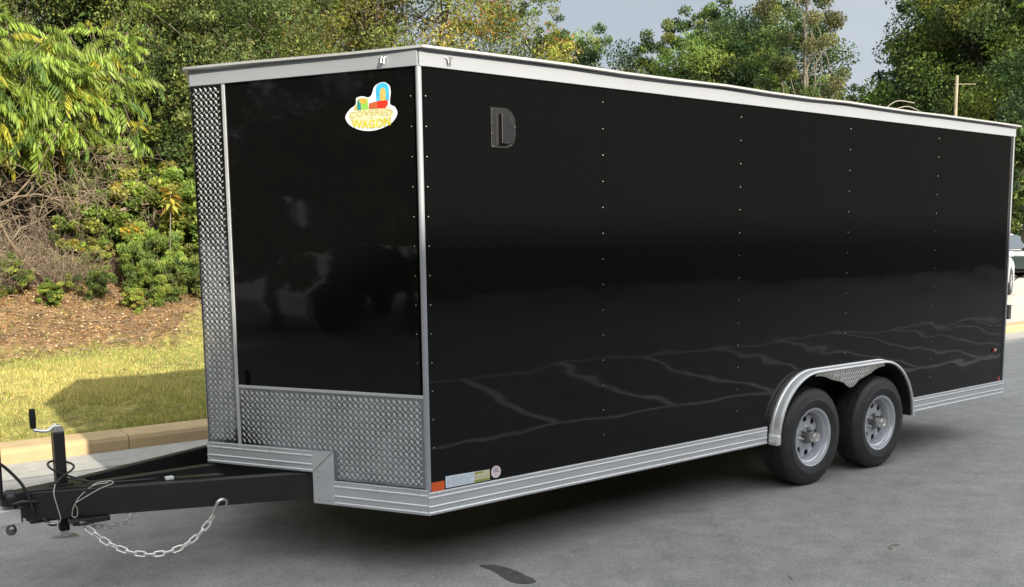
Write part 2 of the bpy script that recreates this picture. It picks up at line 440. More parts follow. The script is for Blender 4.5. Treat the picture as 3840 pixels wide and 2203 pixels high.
# side panels, 1.22 m sheets, two of them cut round the wheels
def arc(cx, cz, a, bb, t0, t1, n): return [(cx+a*math.cos(R(t0+(t1-t0)*i/n)), cz+bb*math.sin(R(t0+(t1-t0)*i/n))) for i in range(n+1)]
AX1, AX2, WR, HZ = 3.211, 4.059, .345, .367
FLX0, FLX1 = 2.77, 4.50
arcL = arc(AX1+.01, .375, AX1+.01-FLX0, .472, 180, 90, 16)
arcR = arc(AX2-.01, .375, FLX1-(AX2-.01), .472, 90, 0, 16)
seams = [0, 1.224, 2.43, 3.640, 4.845, LEN]
mid = seams[3]
zb, ztp = ZR1-.004, ZT0+.004
g = .0004
polys = [[(seams[0]+.012, zb), (seams[1]-g, zb), (seams[1]-g, ztp), (seams[0]+.012, ztp)],
         [(seams[1]+g, zb), (seams[2]-g, zb), (seams[2]-g, ztp), (seams[1]+g, ztp)],
         [(seams[2]+g, zb)] + [p for p in arcL if p[1] > zb-.02][1 if arcL[0][1] < zb else 0:] + [(mid-g, .847), (mid-g, ztp), (seams[2]+g, ztp)],
         [(mid+g, .847)] + [p for p in arcR if p[1] > zb] + [(FLX1, zb), (seams[4]-g, zb), (seams[4]-g, ztp), (mid+g, ztp)],
         [(seams[4]+g, zb), (LEN-.055, zb), (LEN-.055, ztp), (seams[4]+g, ztp)]]
polys[2] = [(seams[2]+g, zb), (FLX0, zb)] + [p for p in arcL if p[1] > zb+.005] + [(mid-g, .847), (mid-g, ztp), (seams[2]+g, ztp)]
for p in polys:
    b = MB(); b.prism(p, lambda x, z, d: Vector((x, d, z)), 0, .014); T('side_panel', b, 'panel_black')
# far side, rear
b = MB(); b.box(.01, 2*HW-.014, zb, LEN-.01, 2*HW, ztp); T('side_panel', b, 'panel_black')
b = MB(); b.box(LEN-.014, .05, zb, LEN, 2*HW-.05, ztp); T('rear_door', b, 'panel_black')
# slanted nose panels
b = MB(); b.prism([(.03, .985), (1.187, .985), (1.187, ztp), (.03, ztp)], lambda u, z, d: fpt(u, z, d), -.014, 0); T('front_panel', b, 'panel_black')
def far(p): return Vector((p.x, 2*HW-p.y, p.z))
b = MB(); b.prism([(.03, .66), (FL-.01, .66), (FL-.01, ztp), (.03, ztp)], lambda u, z, d: far(fpt(u, z, d)), -.014, 0); T('front_panel', b, 'panel_black')

# tread plate: sheet plus a real field of lugs
def tread(outline, inside, u0, u1, z0, z1, mapf, pitch=.0335, parent_name='tread_plate', d=.0015, bm_='tread_plate'):
    b = MB(); b.prism(outline, mapf, -.012, d); pl = T(parent_name, b, bm_)
    V = []; Fc = []
    rows = int((z1-z0)/pitch)+2; cols = int((u1-u0)/pitch)+2
    base = np.array([[-.5, 0, 0], [0, -.18, 0], [.5, 0, 0], [0, .18, 0], [-.28, 0, .0034/.02], [.28, 0, .0034/.02]])
    fc = [(0, 1, 4), (1, 5, 4), (1, 2, 5), (2, 3, 5), (3, 4, 5), (3, 0, 4)]
    for r in range(rows):
        for c in range(cols):
            for kk in (0, 1):
                u = u0+c*pitch+(pitch/2 if kk else 0); z = z0+r*pitch+(pitch/2 if kk else 0)
                if not inside(u, z, .012): continue
                ang = R(52) if kk == 0 else R(-38); sc = .037 if kk == 0 else .019
                ca, sa = math.cos(ang), math.sin(ang)
                o = len(V)
                for q in base:
                    a, e = q[0]*sc, q[1]*sc
                    V.append(tuple(mapf(u+a*ca-e*sa, z+a*sa+e*ca, d+q[2]*.02)))
                Fc += [tuple(i+o for i in t) for t in fc]
    me = np_mesh('tread_lugs', np.array(V), np.array(Fc), M['tread_lug'])
    lo = link('tread_lugs', me, pl); lo['kind'] = 'stuff'
    return pl
low = [(.012, ZR1+.02), (.567, ZR1+.02), (.567, .66), (1.186, .66), (1.186, .978), (.012, .978)]
tread(low, lambda u, z, m: .012+m < u < 1.186-m and z < .978-m and (z > .66+m or (u < .567-m and z > .512+m)), .02, 1.19, .515, .98, fpt)
tread([(1.2, .66), (FL-.003, .66), (FL-.003, ztp), (1.2, ztp)], lambda u, z, m: 1.2+m < u < FL-m and .66+m < z < ztp-m, 1.21, FL, .665, ztp, lambda u, z, d: fpt(u, z, d))
def fmap(u, z, d): return far(fpt(u, z, d))
b = MB(); b.prism([(1.2, .66), (FL-.003, .66), (FL-.003, ztp), (1.2, ztp)], fmap, .002, .006); T('tread_plate', b, 'tread_plate')
# thin edge strips
b = MB(); b.prism([(1.180, .66), (1.200, .66), (1.200, ztp), (1.180, ztp)], fpt, .0, .007); T('edge_strip', b, 'aluminium', bevel=.002)
b = MB(); b.prism([(.012, .976), (1.179, .976), (1.179, .992), (.012, .992)], fpt, .0, .006); T('edge_strip', b, 'aluminium', bevel=.002)

# corner posts
def cornerpost(px, py, a0, a1, r, z0, z1, m):
    b = MB(); pts = [(px+r*math.cos(R(a0+(a1-a0)*i/8)), py+r*math.sin(R(a0+(a1-a0)*i/8))) for i in range(9)] + [(px, py)]
    b.prism(pts, lambda x, y, d: Vector((x, y, d)), z0, z1); return T('corner_post', b, m, smooth=True)
cornerpost(.006, .006, 150, 300, .0155, ZR1, ztp, 'trim_white')
cornerpost(.008, 2*HW-.008, 60, 210, .019, ZR1, ztp, 'trim_white')
b = MB(); b.box(LEN-.053, -.002, ZR1, LEN-.012, .03, ztp); T('rear_post', b, 'deep_black')
b = MB(); b.box(LEN-.011, -.006, ZR1-.01, LEN+.008, .04, ztp); T('rear_post', b, 'trim_white', bevel=.003)

# top trim (fascia) and roof
def strip_side(x0, x1, z0, z1, d0, d1, name, m, bevel=.002):
    b = MB(); b.prism([(x0, z0), (x1, z0), (x1, z1), (x0, z1)], sidept, d0, d1); return T(name, b, m, bevel=bevel)
strip_side(.0, LEN+.01, ZT0, ZT1, -.01, .012, 'top_trim', 'trim_white')
b = MB(); b.prism([(-.002, ZT0), (FL, ZT0), (FL, ZT1), (-.002, ZT1)], fpt, -.01, .012); T('top_trim', b, 'trim_white', bevel=.002)
b = MB(); b.prism([(-.002, ZT0), (FL, ZT0), (FL, ZT1), (-.002, ZT1)], fmap, -.01, .012); T('top_trim', b, 'trim_white', bevel=.002)
b = MB(); b.box(0, 2*HW-.01, ZT0, LEN+.01, 2*HW+.012, ZT1); T('top_trim', b, 'trim_white', bevel=.002)
b = MB(); b.prism([(-.001, ZT0-.001), (.03, ZT0-.001), (.03, ZT1-.012), (-.001, ZT1-.012)], sidept, .012, .0145); T('trim_joint_cover', b, 'trim_white')
# roof sheet with overhanging lip and shallow crown
def roof():
    e = .048
    outl = [(LEN+.03, -e), (LEN+.03, 2*HW+e), (0, 2*HW+e), (-NX-.05, HW), (0, -e)]
    xs = np.concatenate([[-NX-.04], np.linspace(-.55, 0, 7), np.linspace(.5, LEN+.03, 14)])
    V = []; Fc = []; ny = 12
    for x in xs:
        if x < 0:
            t = (x+NX+.04)/(NX+.04); half = (HW+e)*t + .012
        else: half = HW+e
        for j in range(ny+1):
            s = -1+2*j/ny; y = HW+s*half
            wob = .003*math.sin(x*4.1+s)+.002*math.sin(x*9.3)
            V.append((x, y, ZT1+.016+.030*(1-abs(s)**2.2)*min(1, half/HW)+(wob if abs(s) > .99 else 0)))
    nx = len(xs); base = len(V)
    V += [(a, b_, c-.012 if (i % (ny+1)) in (0, ny) or i < ny+1 or i >= (nx-1)*(ny+1) else ZT1-.002) for i, (a, b_, c) in enumerate(V)]
    for i in range(nx-1):
        for j in range(ny):
            k0 = i*(ny+1)+j
            Fc.append((k0, k0+1, k0+ny+2, k0+ny+1)); Fc.append((base+k0, base+k0+ny+1, base+k0+ny+2, base+k0+1))
    for i in range(nx-1):
        for j in (0, ny):
            k0 = i*(ny+1)+j; Fc.append((k0, k0+ny+1, base+k0+ny+1, base+k0))
    for i in (0, nx-1):
        for j in range(ny):
            k0 = i*(ny+1)+j; Fc.append((k0, k0+1, base+k0+1, base+k0))
    b = MB(); b.add(V, Fc); T('roof', b, 'roof_metal', smooth=True)
roof()

# ribbed rub rails
def rail(x0, x1, z0, z1, mapf, m='aluminium', parts=True, name='rub_rail', cap=True):
    h = z1-z0
    pr_ = [(-.012, 0), (.010, 0), (.012, .06*h), (.012, .10*h), (.0085, .14*h), (.0085, .30*h), (.012, .33*h), (.012, .38*h), (.0085, .41*h), (.0085, .70*h), (.012, .73*h), (.012, .78*h), (.0085, .81*h), (.0085, .93*h), (.012, .96*h), (.010, h), (-.012, h)]
    b = MB(); nn = len(pr_)
    v = [mapf(x, z0+z, d) for x in (x0, x1) for d, z in pr_]
    b.add(v, [tuple(range(nn)), tuple(range(2*nn-1, nn-1, -1))]+[(i, i+nn, (i+1) % nn+nn, (i+1) % nn) for i in range(nn)])
    return T(name, b, m)
rail(-.004, FLX0-.03, ZR0, ZR1, sidept)
rail(FLX1+.005, LEN+.004, ZR0, ZR1, sidept)
rail(-.004, .567, ZR0, ZR1+.014, fpt)
rail(.703, FL+.01, .543, .66, fpt)
rail(-.004, FL+.01, .543, .66, fmap)
rail(-.004, LEN, ZR0, ZR1, lambda x, z, d: Vector((x, 2*HW+d, z)))
# mitred upright piece where the rail steps up
b = MB(); b.prism([(.567, .376), (.702, .376), (.702, .543), (.567, .664)], fpt, -.012, .013); T('rail_post', b, 'aluminium', bevel=.003)
b = MB(); b.prism([(.570, .667), (.7045, .5455), (.703, .6585)], fpt, -.012, .0105); T('rail_post', b, 'aluminium')

# tiny rivets / screws: shared dome mesh
dm = MB(); dm.lathe([(.0001, .0030), (.0024, .0022), (.0034, .0012), (.0038, 0)], 8, 'z'); dome = None
def screw(P, nrm, s=1., m='rivet', name='rivet'):
    global dome
    if dome is None:
        o = dm.build(name, M[m], trailer, smooth='all'); dome = o
    else:
        o = dome.copy(); col.objects.link(o)
    q = Vector(nrm).to_track_quat('Z', 'Y')
    o.matrix_local = Matrix.Translation(P) @ q.to_matrix().to_4x4() @ Matrix.Scale(s, 4)
    return o
ym = Vector((0, -1, 0))
for x in seams[1:5]:
    z = 2.52
    while z > .56:
        if not (FLX0-.05 < x < FLX1+.05 and z < .9): screw(Vector((x, -.0006, z)), ym, 1.0)
        z -= .145
z = 2.46
while z > .6:
    screw(Vector((.040, -.0006, z)), ym, 1.05)
    if z > 1.02: screw(fpt(.044, z, .0006), Nn, .85)
    z -= .145
for u in (.05, .30, .52):
    screw(fpt(u, .485, .0085), Nn, 1.2); screw(fpt(u, .40, .0085), Nn, 1.2)
for u in (.76, .98, 1.16, 1.32):
    screw(fpt(u, .637, .009), Nn, 1.2); screw(fpt(u, .566, .009), Nn, 1.2)
for u, z in ((.60, .40), (.665, .40), (.665, .55), (.665, .52)): screw(fpt(u, z, .013), Nn, 1.3)
for x in (.05, .9, 1.75, 2.6, 4.9, 5.7): screw(Vector((x, -.0088, .478)), ym, .9); screw(Vector((x, -.0088, .392)), ym, .9)
for x, z in ((.018, 2.655), (.018, 2.622)): screw(Vector((x, -.0147, z)), ym, .9)

# marker-light brackets on the fascia
def bracket(fn, a, z):
    b = MB()
    pts = [fn(a-.020, z+.012, .016), fn(a-.0085, z+.015, .02), fn(a-.0085, z-.016, .030), fn(a+.0085, z-.016, .030), fn(a+.0085, z+.015, .02), fn(a+.020, z+.012, .016)]
    b.tube(pts, .0035, 6); q = T('marker_light', b, 'zinc', smooth=True)
    b = MB(); b.prism([(a-.016, z+.004), (a+.016, z+.004), (a+.016, z+.022), (a-.016, z+.022)], fn, .0125, .017); b.build('base_plate', M['zinc'], q)
    b = MB(); b.prism([(a-.006, z-.012), (a+.006, z-.012), (a+.006, z+.012), (a-.006, z+.012)], fn, .0125, .024); b.build('bulb', M['zinc_dark'], q)
bracket(fpt, .182, 2.637); bracket(sidept, .170, 2.637)

# side vent scoop
def vent():
    x0, x1, z0, z1 = .432, .592, 2.232, 2.436
    b = MB(); n_ = 14
    o = [(x0, z0), (x0, z1)] + [(x0+.09+.07*math.sin(R(90*i/n_)), z1-.072*(1-math.cos(R(90*i/n_)))) for i in range(n_+1)] + [(x0+.09+.07*math.cos(R(90*i/n_)), z0+.072*(1-math.sin(R(90*i/n_)))) for i in range(n_+1)]
    b.prism(o, sidept, .0, .008); v = T('side_vent', b, 'plastic_black', bevel=.002)
    # raised scoop, open to the front
    b = MB(); i0, i1 = x0+.048, x1-.012
    c = [(i0, z0+.018), (i0, z1-.03), (x0+.09, z1-.03), (i1-.02, z1-.045), (i1, z1-.09), (i1, z0+.07), (i1-.02, z0+.028), (x0+.09, z0+.018)]
    nn = len(c)
    v_ = [sidept(a, e, .008) for a, e in c] + [sidept(a*.96+.04*((i0+i1)/2+.01), e*.94+.06*(z0+z1)/2, .034 if a < i1-.03 else .018) for a, e in c]
    b.add(v_, [tuple(range(2*nn-1, nn-1, -1))]+[(i, i+nn, (i+1) % nn+nn, (i+1) % nn) for i in range(nn)])
    b.build('scoop', M['plastic_black'], v, bevel=.003)
    b = MB(); b.prism([(i0-.020, z0+.02), (i0-.001, z0+.02), (i0-.001, z1-.03), (i0-.020, z1-.03)], sidept, .0082, .0095); b.build('opening', M['deep_black'], v)
    for (a, e) in ((x0+.008, z1-.012), (x0+.008, z1-.075), (x0+.008, z0+.075), (x0+.012, z0+.01), (x1-.005, z1-.09), (x1-.006, z0+.075), (x1-.03, z0+.02)):
        screw(sidept(a, e, .0082), ym, .55)
vent()

# wheel-arch flare
def flare():
    def loop(a, off):  # outline from left bottom to right bottom, offset inwards
        L_ = arc(AX1+.01, .372, AX1+.01-FLX0-off, .475-off, 180, 90, 20)
        R_ = arc(AX2-.01, .372, FLX1-(AX2-.01)-off, .475-off, 90, 0, 20)
        return L_ + [(AX1+.3, .847-off), (AX2-.3, .847-off)] + R_
    prof = [(0., -.004), (0., .014), (.006, .020), (.008, .042), (.004, .046), (.004, .066), (.009, .078), (.018, .082), (.025, .078), (.027, .070), (.020, .060), (.020, -.004)]
    V = []; loops = [[(x, z) for x, z in loop(0, o_)] for o_, d in prof]
    npt = len(loops[0])
    for i in range(npt):
        for (o_, d), lp in zip(prof, loops): V.append((lp[i][0], -d, lp[i][1]))
    k_ = len(prof); Fc = []
    for i in range(npt-1):
        for j in range(k_): Fc.append((i*k_+j, i*k_+(j+1) % k_, (i+1)*k_+(j+1) % k_, (i+1)*k_+j))
    Fc += [tuple(range(k_)), tuple((npt-1)*k_+j for j in range(k_-1, -1, -1))]
    b = MB(); b.add(V, Fc); fl = T('fender_flare', b, 'flare_metal', smooth=True)
    # dented foot of the flare
    b = MB(); b.box(FLX0-.018, -.085, .366, FLX0+.030, -.004, .440); b.build('end_cap', M['flare_metal'], fl, bevel=.012)
    # inner liner
    b = MB(); lp = loop(0, .022); V = [(x, -.055, z) for x, z in lp] + [(x, .29, z) for x, z in lp]; n_ = len(lp)
    b.add(V, [(i, i+1, i+1+n_, i+n_) for i in range(n_-1)])
    b.add([(FLX0+.02, .292, .38), (FLX1-.02, .292, .38), (FLX1-.02, .292, .86), (FLX0+.02, .292, .86)], [(0, 1, 2, 3)])
    T('wheel_well', b, 'deep_black')
    # black skirt closing the rear end
    # scalloped tread-plate gusset between the wheels
    mz = (AX1+AX2)/2; pts = []
    for i in range(17):
        t = i/16; a = R(92-62*t); pts.append((AX1+.402*math.cos(a), HZ+.030+.402*math.sin(a)))
    pts = [p for p in pts if p[1] > .75]
    right = [(2*mz-x, z) for x, z in pts][::-1]
    bottom = [(mz-.10, .725), (mz-.06, .700), (mz-.03, .684), (mz, .679), (mz+.03, .684), (mz+.06, .700), (mz+.10, .725)]
    poly = [(AX1+.01, .826)] + pts + bottom + right + [(AX2-.01, .826)]
    tread(poly, lambda u, z, m: (z < .826-m*.3 and math.hypot(u-AX1, z-HZ-.03) > .402+m and math.hypot(u-AX2, z-HZ-.03) > .402+m and z > .70 and abs(u-mz) < .06+max(0, z-.715)*2.6 and AX1 < u < AX2),
          AX1, AX2, .66, .83, lambda u, z, d: sidept(u, z, .064+d), pitch=.030, bm_='gusset_metal')
flare()

# wheels
def make_wheel():
    w_ = MB()
    # tyre profile: radius, offset along +y from the outer face
    Rr, Wd = WR, .205
    w_.lathe([(.196, .012), (.205, .002), (.225, -.006), (.262, -.012), (.266, -.009), (.298, -.006), (.318, .004), (.331, .016), (.339, .028), (.344, .045), (.345, .1), (.344, .16), (.339, .178), (.318, .2), (.262, .216), (.205, .2), (.196, .19)], 72)
    # tread blocks standing proud on the shoulder
    tyre = w_.build('tyre', M['rubber'], None, smooth=True)
    tb = MB(); nb = 56
    for i in range(nb):
        a = 2*math.pi*i/nb
        for (y0, y1, sh, r0) in ((.024, .060, 0, .340), (.066, .098, .05, .3445), (.106, .138, .02, .3445), (.146, .180, .07, .340)):
            T_ = Matrix.Rotation(-(a+sh), 4, 'Y')
            tb.box(r0-.003, y0, -.012, r0+.0045, y1, .012, T=T_)
    tr = tb.build('tread', M['rubber'], tyre)
    tr['kind'] = 'stuff'
    # rim: barrel with stepped lip, disc with eight round holes
    rm = MB()
    rm.lathe([(.186, .190), (.186, .150), (.170, .120), (.162, .090), (.166, .058), (.172, .036), (.182, .030), (.186, .014), (.190, .006), (.200, .004), (.207, .000), (.209, .006), (.206, .014), (.198, .016)], 56)
    # disc: dished
    def disc(r):   # depth of disc face at radius r
        return .066 - .018*math.cos(min(1, max(0, (r-.075)/.085))*math.pi)*0 + (.012 if r < .07 else 0) + .02*max(0, (r-.135)/.03)
    ns = 8; r0, r1, rc, rh = .078, .162, .124, .0245
    for sct in range(ns):
        am = 2*math.pi*sct/ns+.2; ha = math.pi/ns
        outer = []
        for t in np.linspace(-1, 1, 7): outer.append((r1, am+ha*t))
        for t in (.66, .33): outer.append((r0+(r1-r0)*t, am+ha))
        for t in np.linspace(1, -1, 5): outer.append((r0, am+ha*t))
        for t in (.33, .66): outer.append((r0+(r1-r0)*t, am-ha))
        no = len(outer)
        cxh, czh = rc*math.cos(am), rc*math.sin(am)
        V = []; Vi = []; Vb = []
        for r_, a_ in outer:
            x, z = r_*math.cos(a_), r_*math.sin(a_); V.append((x, disc(r_), z))
            dx, dz = x-cxh, z-czh; l = math.hypot(dx, dz); hx, hz = cxh+dx/l*rh, czh+dz/l*rh
            rr_ = math.hypot(hx, hz); Vi.append((hx, disc(rr_)+.002, hz)); Vb.append((hx, disc(rr_)+.012, hz))
        rm.add(V+Vi+Vb, [(i, (i+1) % no, (i+1) % no+no, i+no) for i in range(no)]+[(i+no, (i+1) % no+no, (i+1) % no+2*no, i+2*no) for i in range(no)])
    rm.lathe([(.078, disc(.078)), (.070, .068), (.050, .068), (.048, .072)], 40)
    rim = rm.build('rim', M['rim_silver'], None, smooth=True)
    bk = MB(); bk.lathe([(.0001, .088), (.165, .088)], 32); bk.build('brake_drum', M['deep_black'], rim)
    hb = MB(); hb.lathe([(.048, .070), (.047, .020), (.044, .012), (.036, .010)], 28); hb.build('hub', M['zinc_dark'], rim, smooth=True)
    hc = MB(); hc.lathe([(.036, .014), (.036, -.022), (.033, -.028), (.024, -.030), (.022, -.024), (.0001, -.024)], 28); hc.build('hub_cap', M['zinc'], rim, smooth=True)
    ln = None
    for i in range(6):
        a = 2*math.pi*i/6+.3
        if ln is None:
            q = MB(); q.lathe([(.011, .030), (.011, .006), (.008, -.004), (.0001, -.006)], 6); ln = q.build('lug_nut', M['zinc'], rim); n_ = ln
        else: n_ = ln.copy(); col.objects.link(n_); n_.parent = rim
        n_.location = (.062*math.cos(a), .042, .062*math.sin(a))
    return tyre, rim
wheel0 = None
def place_wheel(x, y, flip, spin):
    global wheel0
    e = empty('wheel', (x, y, HZ)); e.parent = trailer
    if wheel0 is None:
        ty, rm = make_wheel(); wheel0 = (ty, rm)
        ty.parent = e; rm.parent = e
    else:
        for src in wheel0:
            c = src.copy(); col.objects.link(c); c.parent = e
            for ch in src.children:
                d = ch.copy(); col.objects.link(d); d.parent = c
    e.rotation_euler = (0, spin, math.pi if flip else 0)
    return e
place_wheel(AX1, -.05, False, .1); place_wheel(AX2, -.05, False, .9)
place_wheel(AX1, 2*HW+.05, True, .2); place_wheel(AX2, 2*HW+.05, True, .5)
for ax in (AX1, AX2):
    b = MB(); b.tube([(ax, .05, HZ), (ax, 2*HW-.05, HZ)], .038, 12); T('axle', b, 'frame_black', smooth=True)

# tongue: two outer beams and the centre beam
def beam(xa, ya, xb, yb, z0=.391, z1=.533, wd=.052):
    b = MB(); d = Vector((xb-xa, yb-ya, 0)); n_ = Vector((-d.y, d.x, 0)).normalized()*wd
    if n_.y < 0: n_ = -n_
    return b, d, n_
def mkbeam(A, B, side):
    b = MB(); d = (Vector(B)-Vector(A)); n_ = Vector((-d.y, d.x, 0)).normalized()*.052
    if (n_.y > 0) != (side > 0): n_ = -n_
    v = []
    for z in (.389, .533):
        for P, o_ in ((A, 0), (B, 0), (B, 1), (A, 1)): v.append((P[0]+n_.x*o_, P[1]+n_.y*o_, z))
    b.add(v, [(0, 1, 2, 3), (7, 6, 5, 4), (0, 4, 5, 1), (1, 5, 6, 2), (2, 6, 7, 3), (3, 7, 4, 0)])
    return T('tongue_beam', b, 'frame_black', bevel=.004)
mkbeam((-1.60, 1.225), (.55, .300), 1)
mkbeam((-1.60, 2*HW-1.225), (.55, 2*HW-.300), -1)
b = MB(); b.box(-1.30, 1.240, .389, .5, 1.291, .531); T('tongue_beam', b, 'frame_black', bevel=.004)
# plate closing the apex, coupler socket
b = MB(); b.prism([(-1.60, 1.225), (-1.60, 1.306), (-1.28, 1.40), (-1.28, 1.13)], lambda x, y, d: Vector((x, y, d)), .5335, .541); T('apex_plate', b, 'frame_black')
b = MB()
b.lathe([(.0001, .075), (.020, .073), (.036, .062), (.044, .045), (.047, .02), (.047, 0.), (.040, -.002)], 20, 'z', (-1.655, HW, .476))
b.add([(-1.65, HW-.047, .476), (-1.65, HW+.047, .476), (-1.65, HW+.035, .54), (-1.65, HW-.035, .54), (-1.50, HW-.060, .43), (-1.50, HW+.060, .43), (-1.50, HW+.060, .545), (-1.50, HW-.060, .545)],
      [(0, 1, 2, 3), (7, 6, 5, 4), (0, 4, 5, 1), (1, 5, 6, 2), (2, 6, 7, 3), (3, 7, 4, 0)])
cp = T('coupler', b, 'frame_black', smooth=True, bevel=.004)
b = MB(); b.tube([(-1.66, HW-.065, .492), (-1.62, HW-.068, .497), (-1.56, HW-.068, .490), (-1.53, HW-.062, .475)], [.006, .010, .010, .006], 8); b.build('latch', M['plastic_black'], cp, smooth=True)
b = MB(); b.box(-1.58, HW-.055, .372, -1.44, HW+.055, .392); T('coupler_plate', b, 'frame_black', bevel=.003)
# jack
jx, jy = -1.412, HW
jk = empty('jack', (jx, jy, 0)); jk.parent = trailer
b = MB(); b.box(-.027, -.027, .36, .027, .027, .815); b.build('outer_tube', M['frame_black'], jk, bevel=.005)
b = MB(); b.box(-.0225, -.0225, .300, .0225, .0225, .37); b.build('inner_tube', M['deep_black'], jk, bevel=.003)
b = MB(); b.box(-.018, -.018, .266, .018, .018, .3); b.box(-.062, -.04, .258, .062, .04, .265); b.tube([(-.03, -.03, .285), (-.02, -.03, .285)], .008, 8); b.build('foot', M['cast_silver'], jk, bevel=.002)
b = MB(); b.box(-.006, -.006, .8, .006, .006, .812)
b.add([(-.030, -.022, .815), (.030, -.022, .815), (.030, .022, .815), (-.030, .022, .815), (-.012, -.020, .852), (.016, -.020, .852), (.016, .020, .852), (-.012, .020, .852)],
      [(0, 3, 2, 1), (4, 5, 6, 7), (0, 1, 5, 4), (1, 2, 6, 5), (2, 3, 7, 6), (3, 0, 4, 7)])
ck = b.build('crank', M['zinc'], jk, bevel=.004)
b = MB(); b.tube([(-.005, 0, .853), (-.028, 0, .838), (-.045, 0, .826), (-.080, 0, .829), (-.113, 0, .840)], [.011, .010, .009, .009, .009], 8); b.build('crank_arm', M['zinc'], ck, smooth=True)
b = MB(); b.lathe([(.0001, .846), (.011, .846), (.0145, .853), (.016, .90), (.015, .94), (.012, .946), (.0001, .947)], 14, 'z', (-.113, 0, 0)); b.build('grip', M['deep_black'], ck, smooth=True)
b = MB(); b.box(-.05, -.045, .5415, .05, .045, .549); b.build('mounting_flange', M['frame_black'], jk, bevel=.002)

# little plates lying on the tongue
b = MB(); b.prism([(-.925, 1.000), (-.92, 1.06), (-.70, .965), (-.69, .900)], lambda x, y, d: Vector((x, y, d)), .536, .541); T('tongue_plate', b, 'frame_black')
b = MB(); b.box(-.965, 1.0, .536, -.925, 1.03, .552); T('wire_connector', b, 'decal_white', bevel=.002)

# safety chains
def spline(P, n=16):
    P = [Vector(p) for p in P]; out = []
    Q = [2*P[0]-P[1]] + P + [2*P[-1]-P[-2]]
    for i in range(1, len(Q)-2):
        for k_ in range(n):
            t = k_/n; a, b_, c, d = Q[i-1], Q[i], Q[i+1], Q[i+2]
            out.append(.5*((2*b_)+(c-a)*t+(2*a-5*b_+4*c-d)*t*t+(3*b_-a-3*c+d)*t**3))
    out.append(P[-1]); return out
def chain(path, link_len, wid, r, m, hook=None, label=None):
    pts = spline(path, 24); L = [0]
    for a, b_ in zip(pts, pts[1:]): L.append(L[-1]+(b_-a).length)
    tot = L[-1]; pitch = link_len-2.2*r; nl = int(tot/pitch)
    root = empty('safety_chain', tuple(path[0])); root.parent = trailer
    if label: root['label'] = label
    q = MB(); hl = link_len/2-wid/2; lp = []
    for i in range(8): a = R(-90+180*i/7); lp.append((hl+wid/2*math.cos(a), wid/2*math.sin(a), 0))
    for i in range(8): a = R(90+180*i/7); lp.append((-hl+wid/2*math.cos(a), wid/2*math.sin(a), 0))
    q.tube(lp, r, 6, closed=True); proto = None
    def pos(s):
        s = max(0, min(tot, s)); j = int(np.searchsorted(L, s)); j = max(1, min(len(L)-1, j)); t = (s-L[j-1])/(L[j]-L[j-1]+1e-9)
        return pts[j-1].lerp(pts[j], t)
    for i in range(nl):
        s = (i+.5)*tot/nl; c = pos(s); d = (pos(s+pitch/2)-pos(s-pitch/2)).normalized()
        if proto is None: proto = q.build('chain_link', M[m], root, smooth='all'); o_ = proto
        else: o_ = proto.copy(); col.objects.link(o_)
        up = Vector((0, 0, 1)); sd = d.cross(up).normalized(); u2 = sd.cross(d)
        a = R(40) if i % 2 == 0 else R(-48); a += random.uniform(-.25, .25)
        y_ = sd*math.cos(a)+u2*math.sin(a); z_ = d.cross(y_)
        mt = Matrix((d, y_, z_)).transposed().to_4x4(); mt.translation = c - Vector(path[0]); o_.matrix_local = mt
    return root
c1 = chain([(-1.39, 1.075, .375), (-1.34, 1.06, .325), (-1.27, 1.03, .255), (-1.17, .985, .195), (-1.06, .945, .172), (-.95, .91, .190), (-.86, .885, .245), (-.80, .872, .310), (-.775, .866, .345)], .056, .027, .0048, 'chain_zinc')
b = MB(); hp = spline([(-.79, .865, .335), (-.775, .855, .375), (-.760, .846, .412), (-.735, .842, .425), (-.71, .846, .412), (-.715, .85, .385)], 6)
hp = [Vector(p)-Vector((-1.39, 1.075, .375)) for p in hp]
b.tube(hp, [.006+.004*math.sin(math.pi*i/(len(hp)-1)) for i in range(len(hp))], 8); b.build('hook', M['zinc'], c1, smooth='all')
c2 = chain([(-1.36, 1.10, .372), (-1.30, 1.15, .325), (-1.22, 1.18, .300), (-1.13, 1.22, .298), (-1.06, 1.26, .320), (-1.00, 1.30, .355), (-.93, 1.34, .385)], .056, .027, .0048, 'chain_zinc')
b = MB(); b.box(-1.42, 1.06, .362, -1.24, 1.16, .388); b.tube([(-1.40, 1.05, .372), (-1.36, 1.05, .372)], .012, 8); T('chain_bracket', b, 'frame_black', bevel=.003)
b = MB(); b.lathe([(.0001, -.004), (.014, -.004), (.014, .012), (.0001, .012)], 6, 'y', (-1.385, 1.045, .372)); T('chain_bolt', b, 'zinc')

# cables
def cab(name, P, r, m='cable', n=8):
    b = MB(); b.tube(spline(P, 8), r, n); return T(name, b, m, smooth='all')
cab('cable', [(-1.565, 1.19, .43), (-1.60, 1.20, .56), (-1.64, 1.21, .63), (-1.70, 1.21, .70), (-1.76, 1.21, .735)], .0075)
cab('cable', [(-1.30, 1.21, .54), (-1.36, 1.22, .575), (-1.45, 1.215, .625), (-1.475, 1.24, .655), (-1.445, 1.30, .66), (-1.385, 1.31, .65), (-1.355, 1.25, .640), (-1.365, 1.215, .622), (-1.42, 1.21, .590), (-1.46, 1.20, .555)], .0055)
cab('cable', [(-1.42, 1.22, .59), (-1.35, 1.2, .565), (-1.27, 1.16, .55), (-1.16, 1.12, .541), (-1.0, 1.06, .541)], .0045)
cab('cable', [(-1.46, 1.19, .56), (-1.475, 1.165, .52), (-1.465, 1.155, .45), (-1.455, 1.155, .385), (-1.48, 1.16, .368), (-1.52, 1.17, .375)], .0030, 'wire_light')
cab('cable', [(-1.53, 1.19, .40), (-1.50, 1.175, .365), (-1.47, 1.17, .36)], .008)
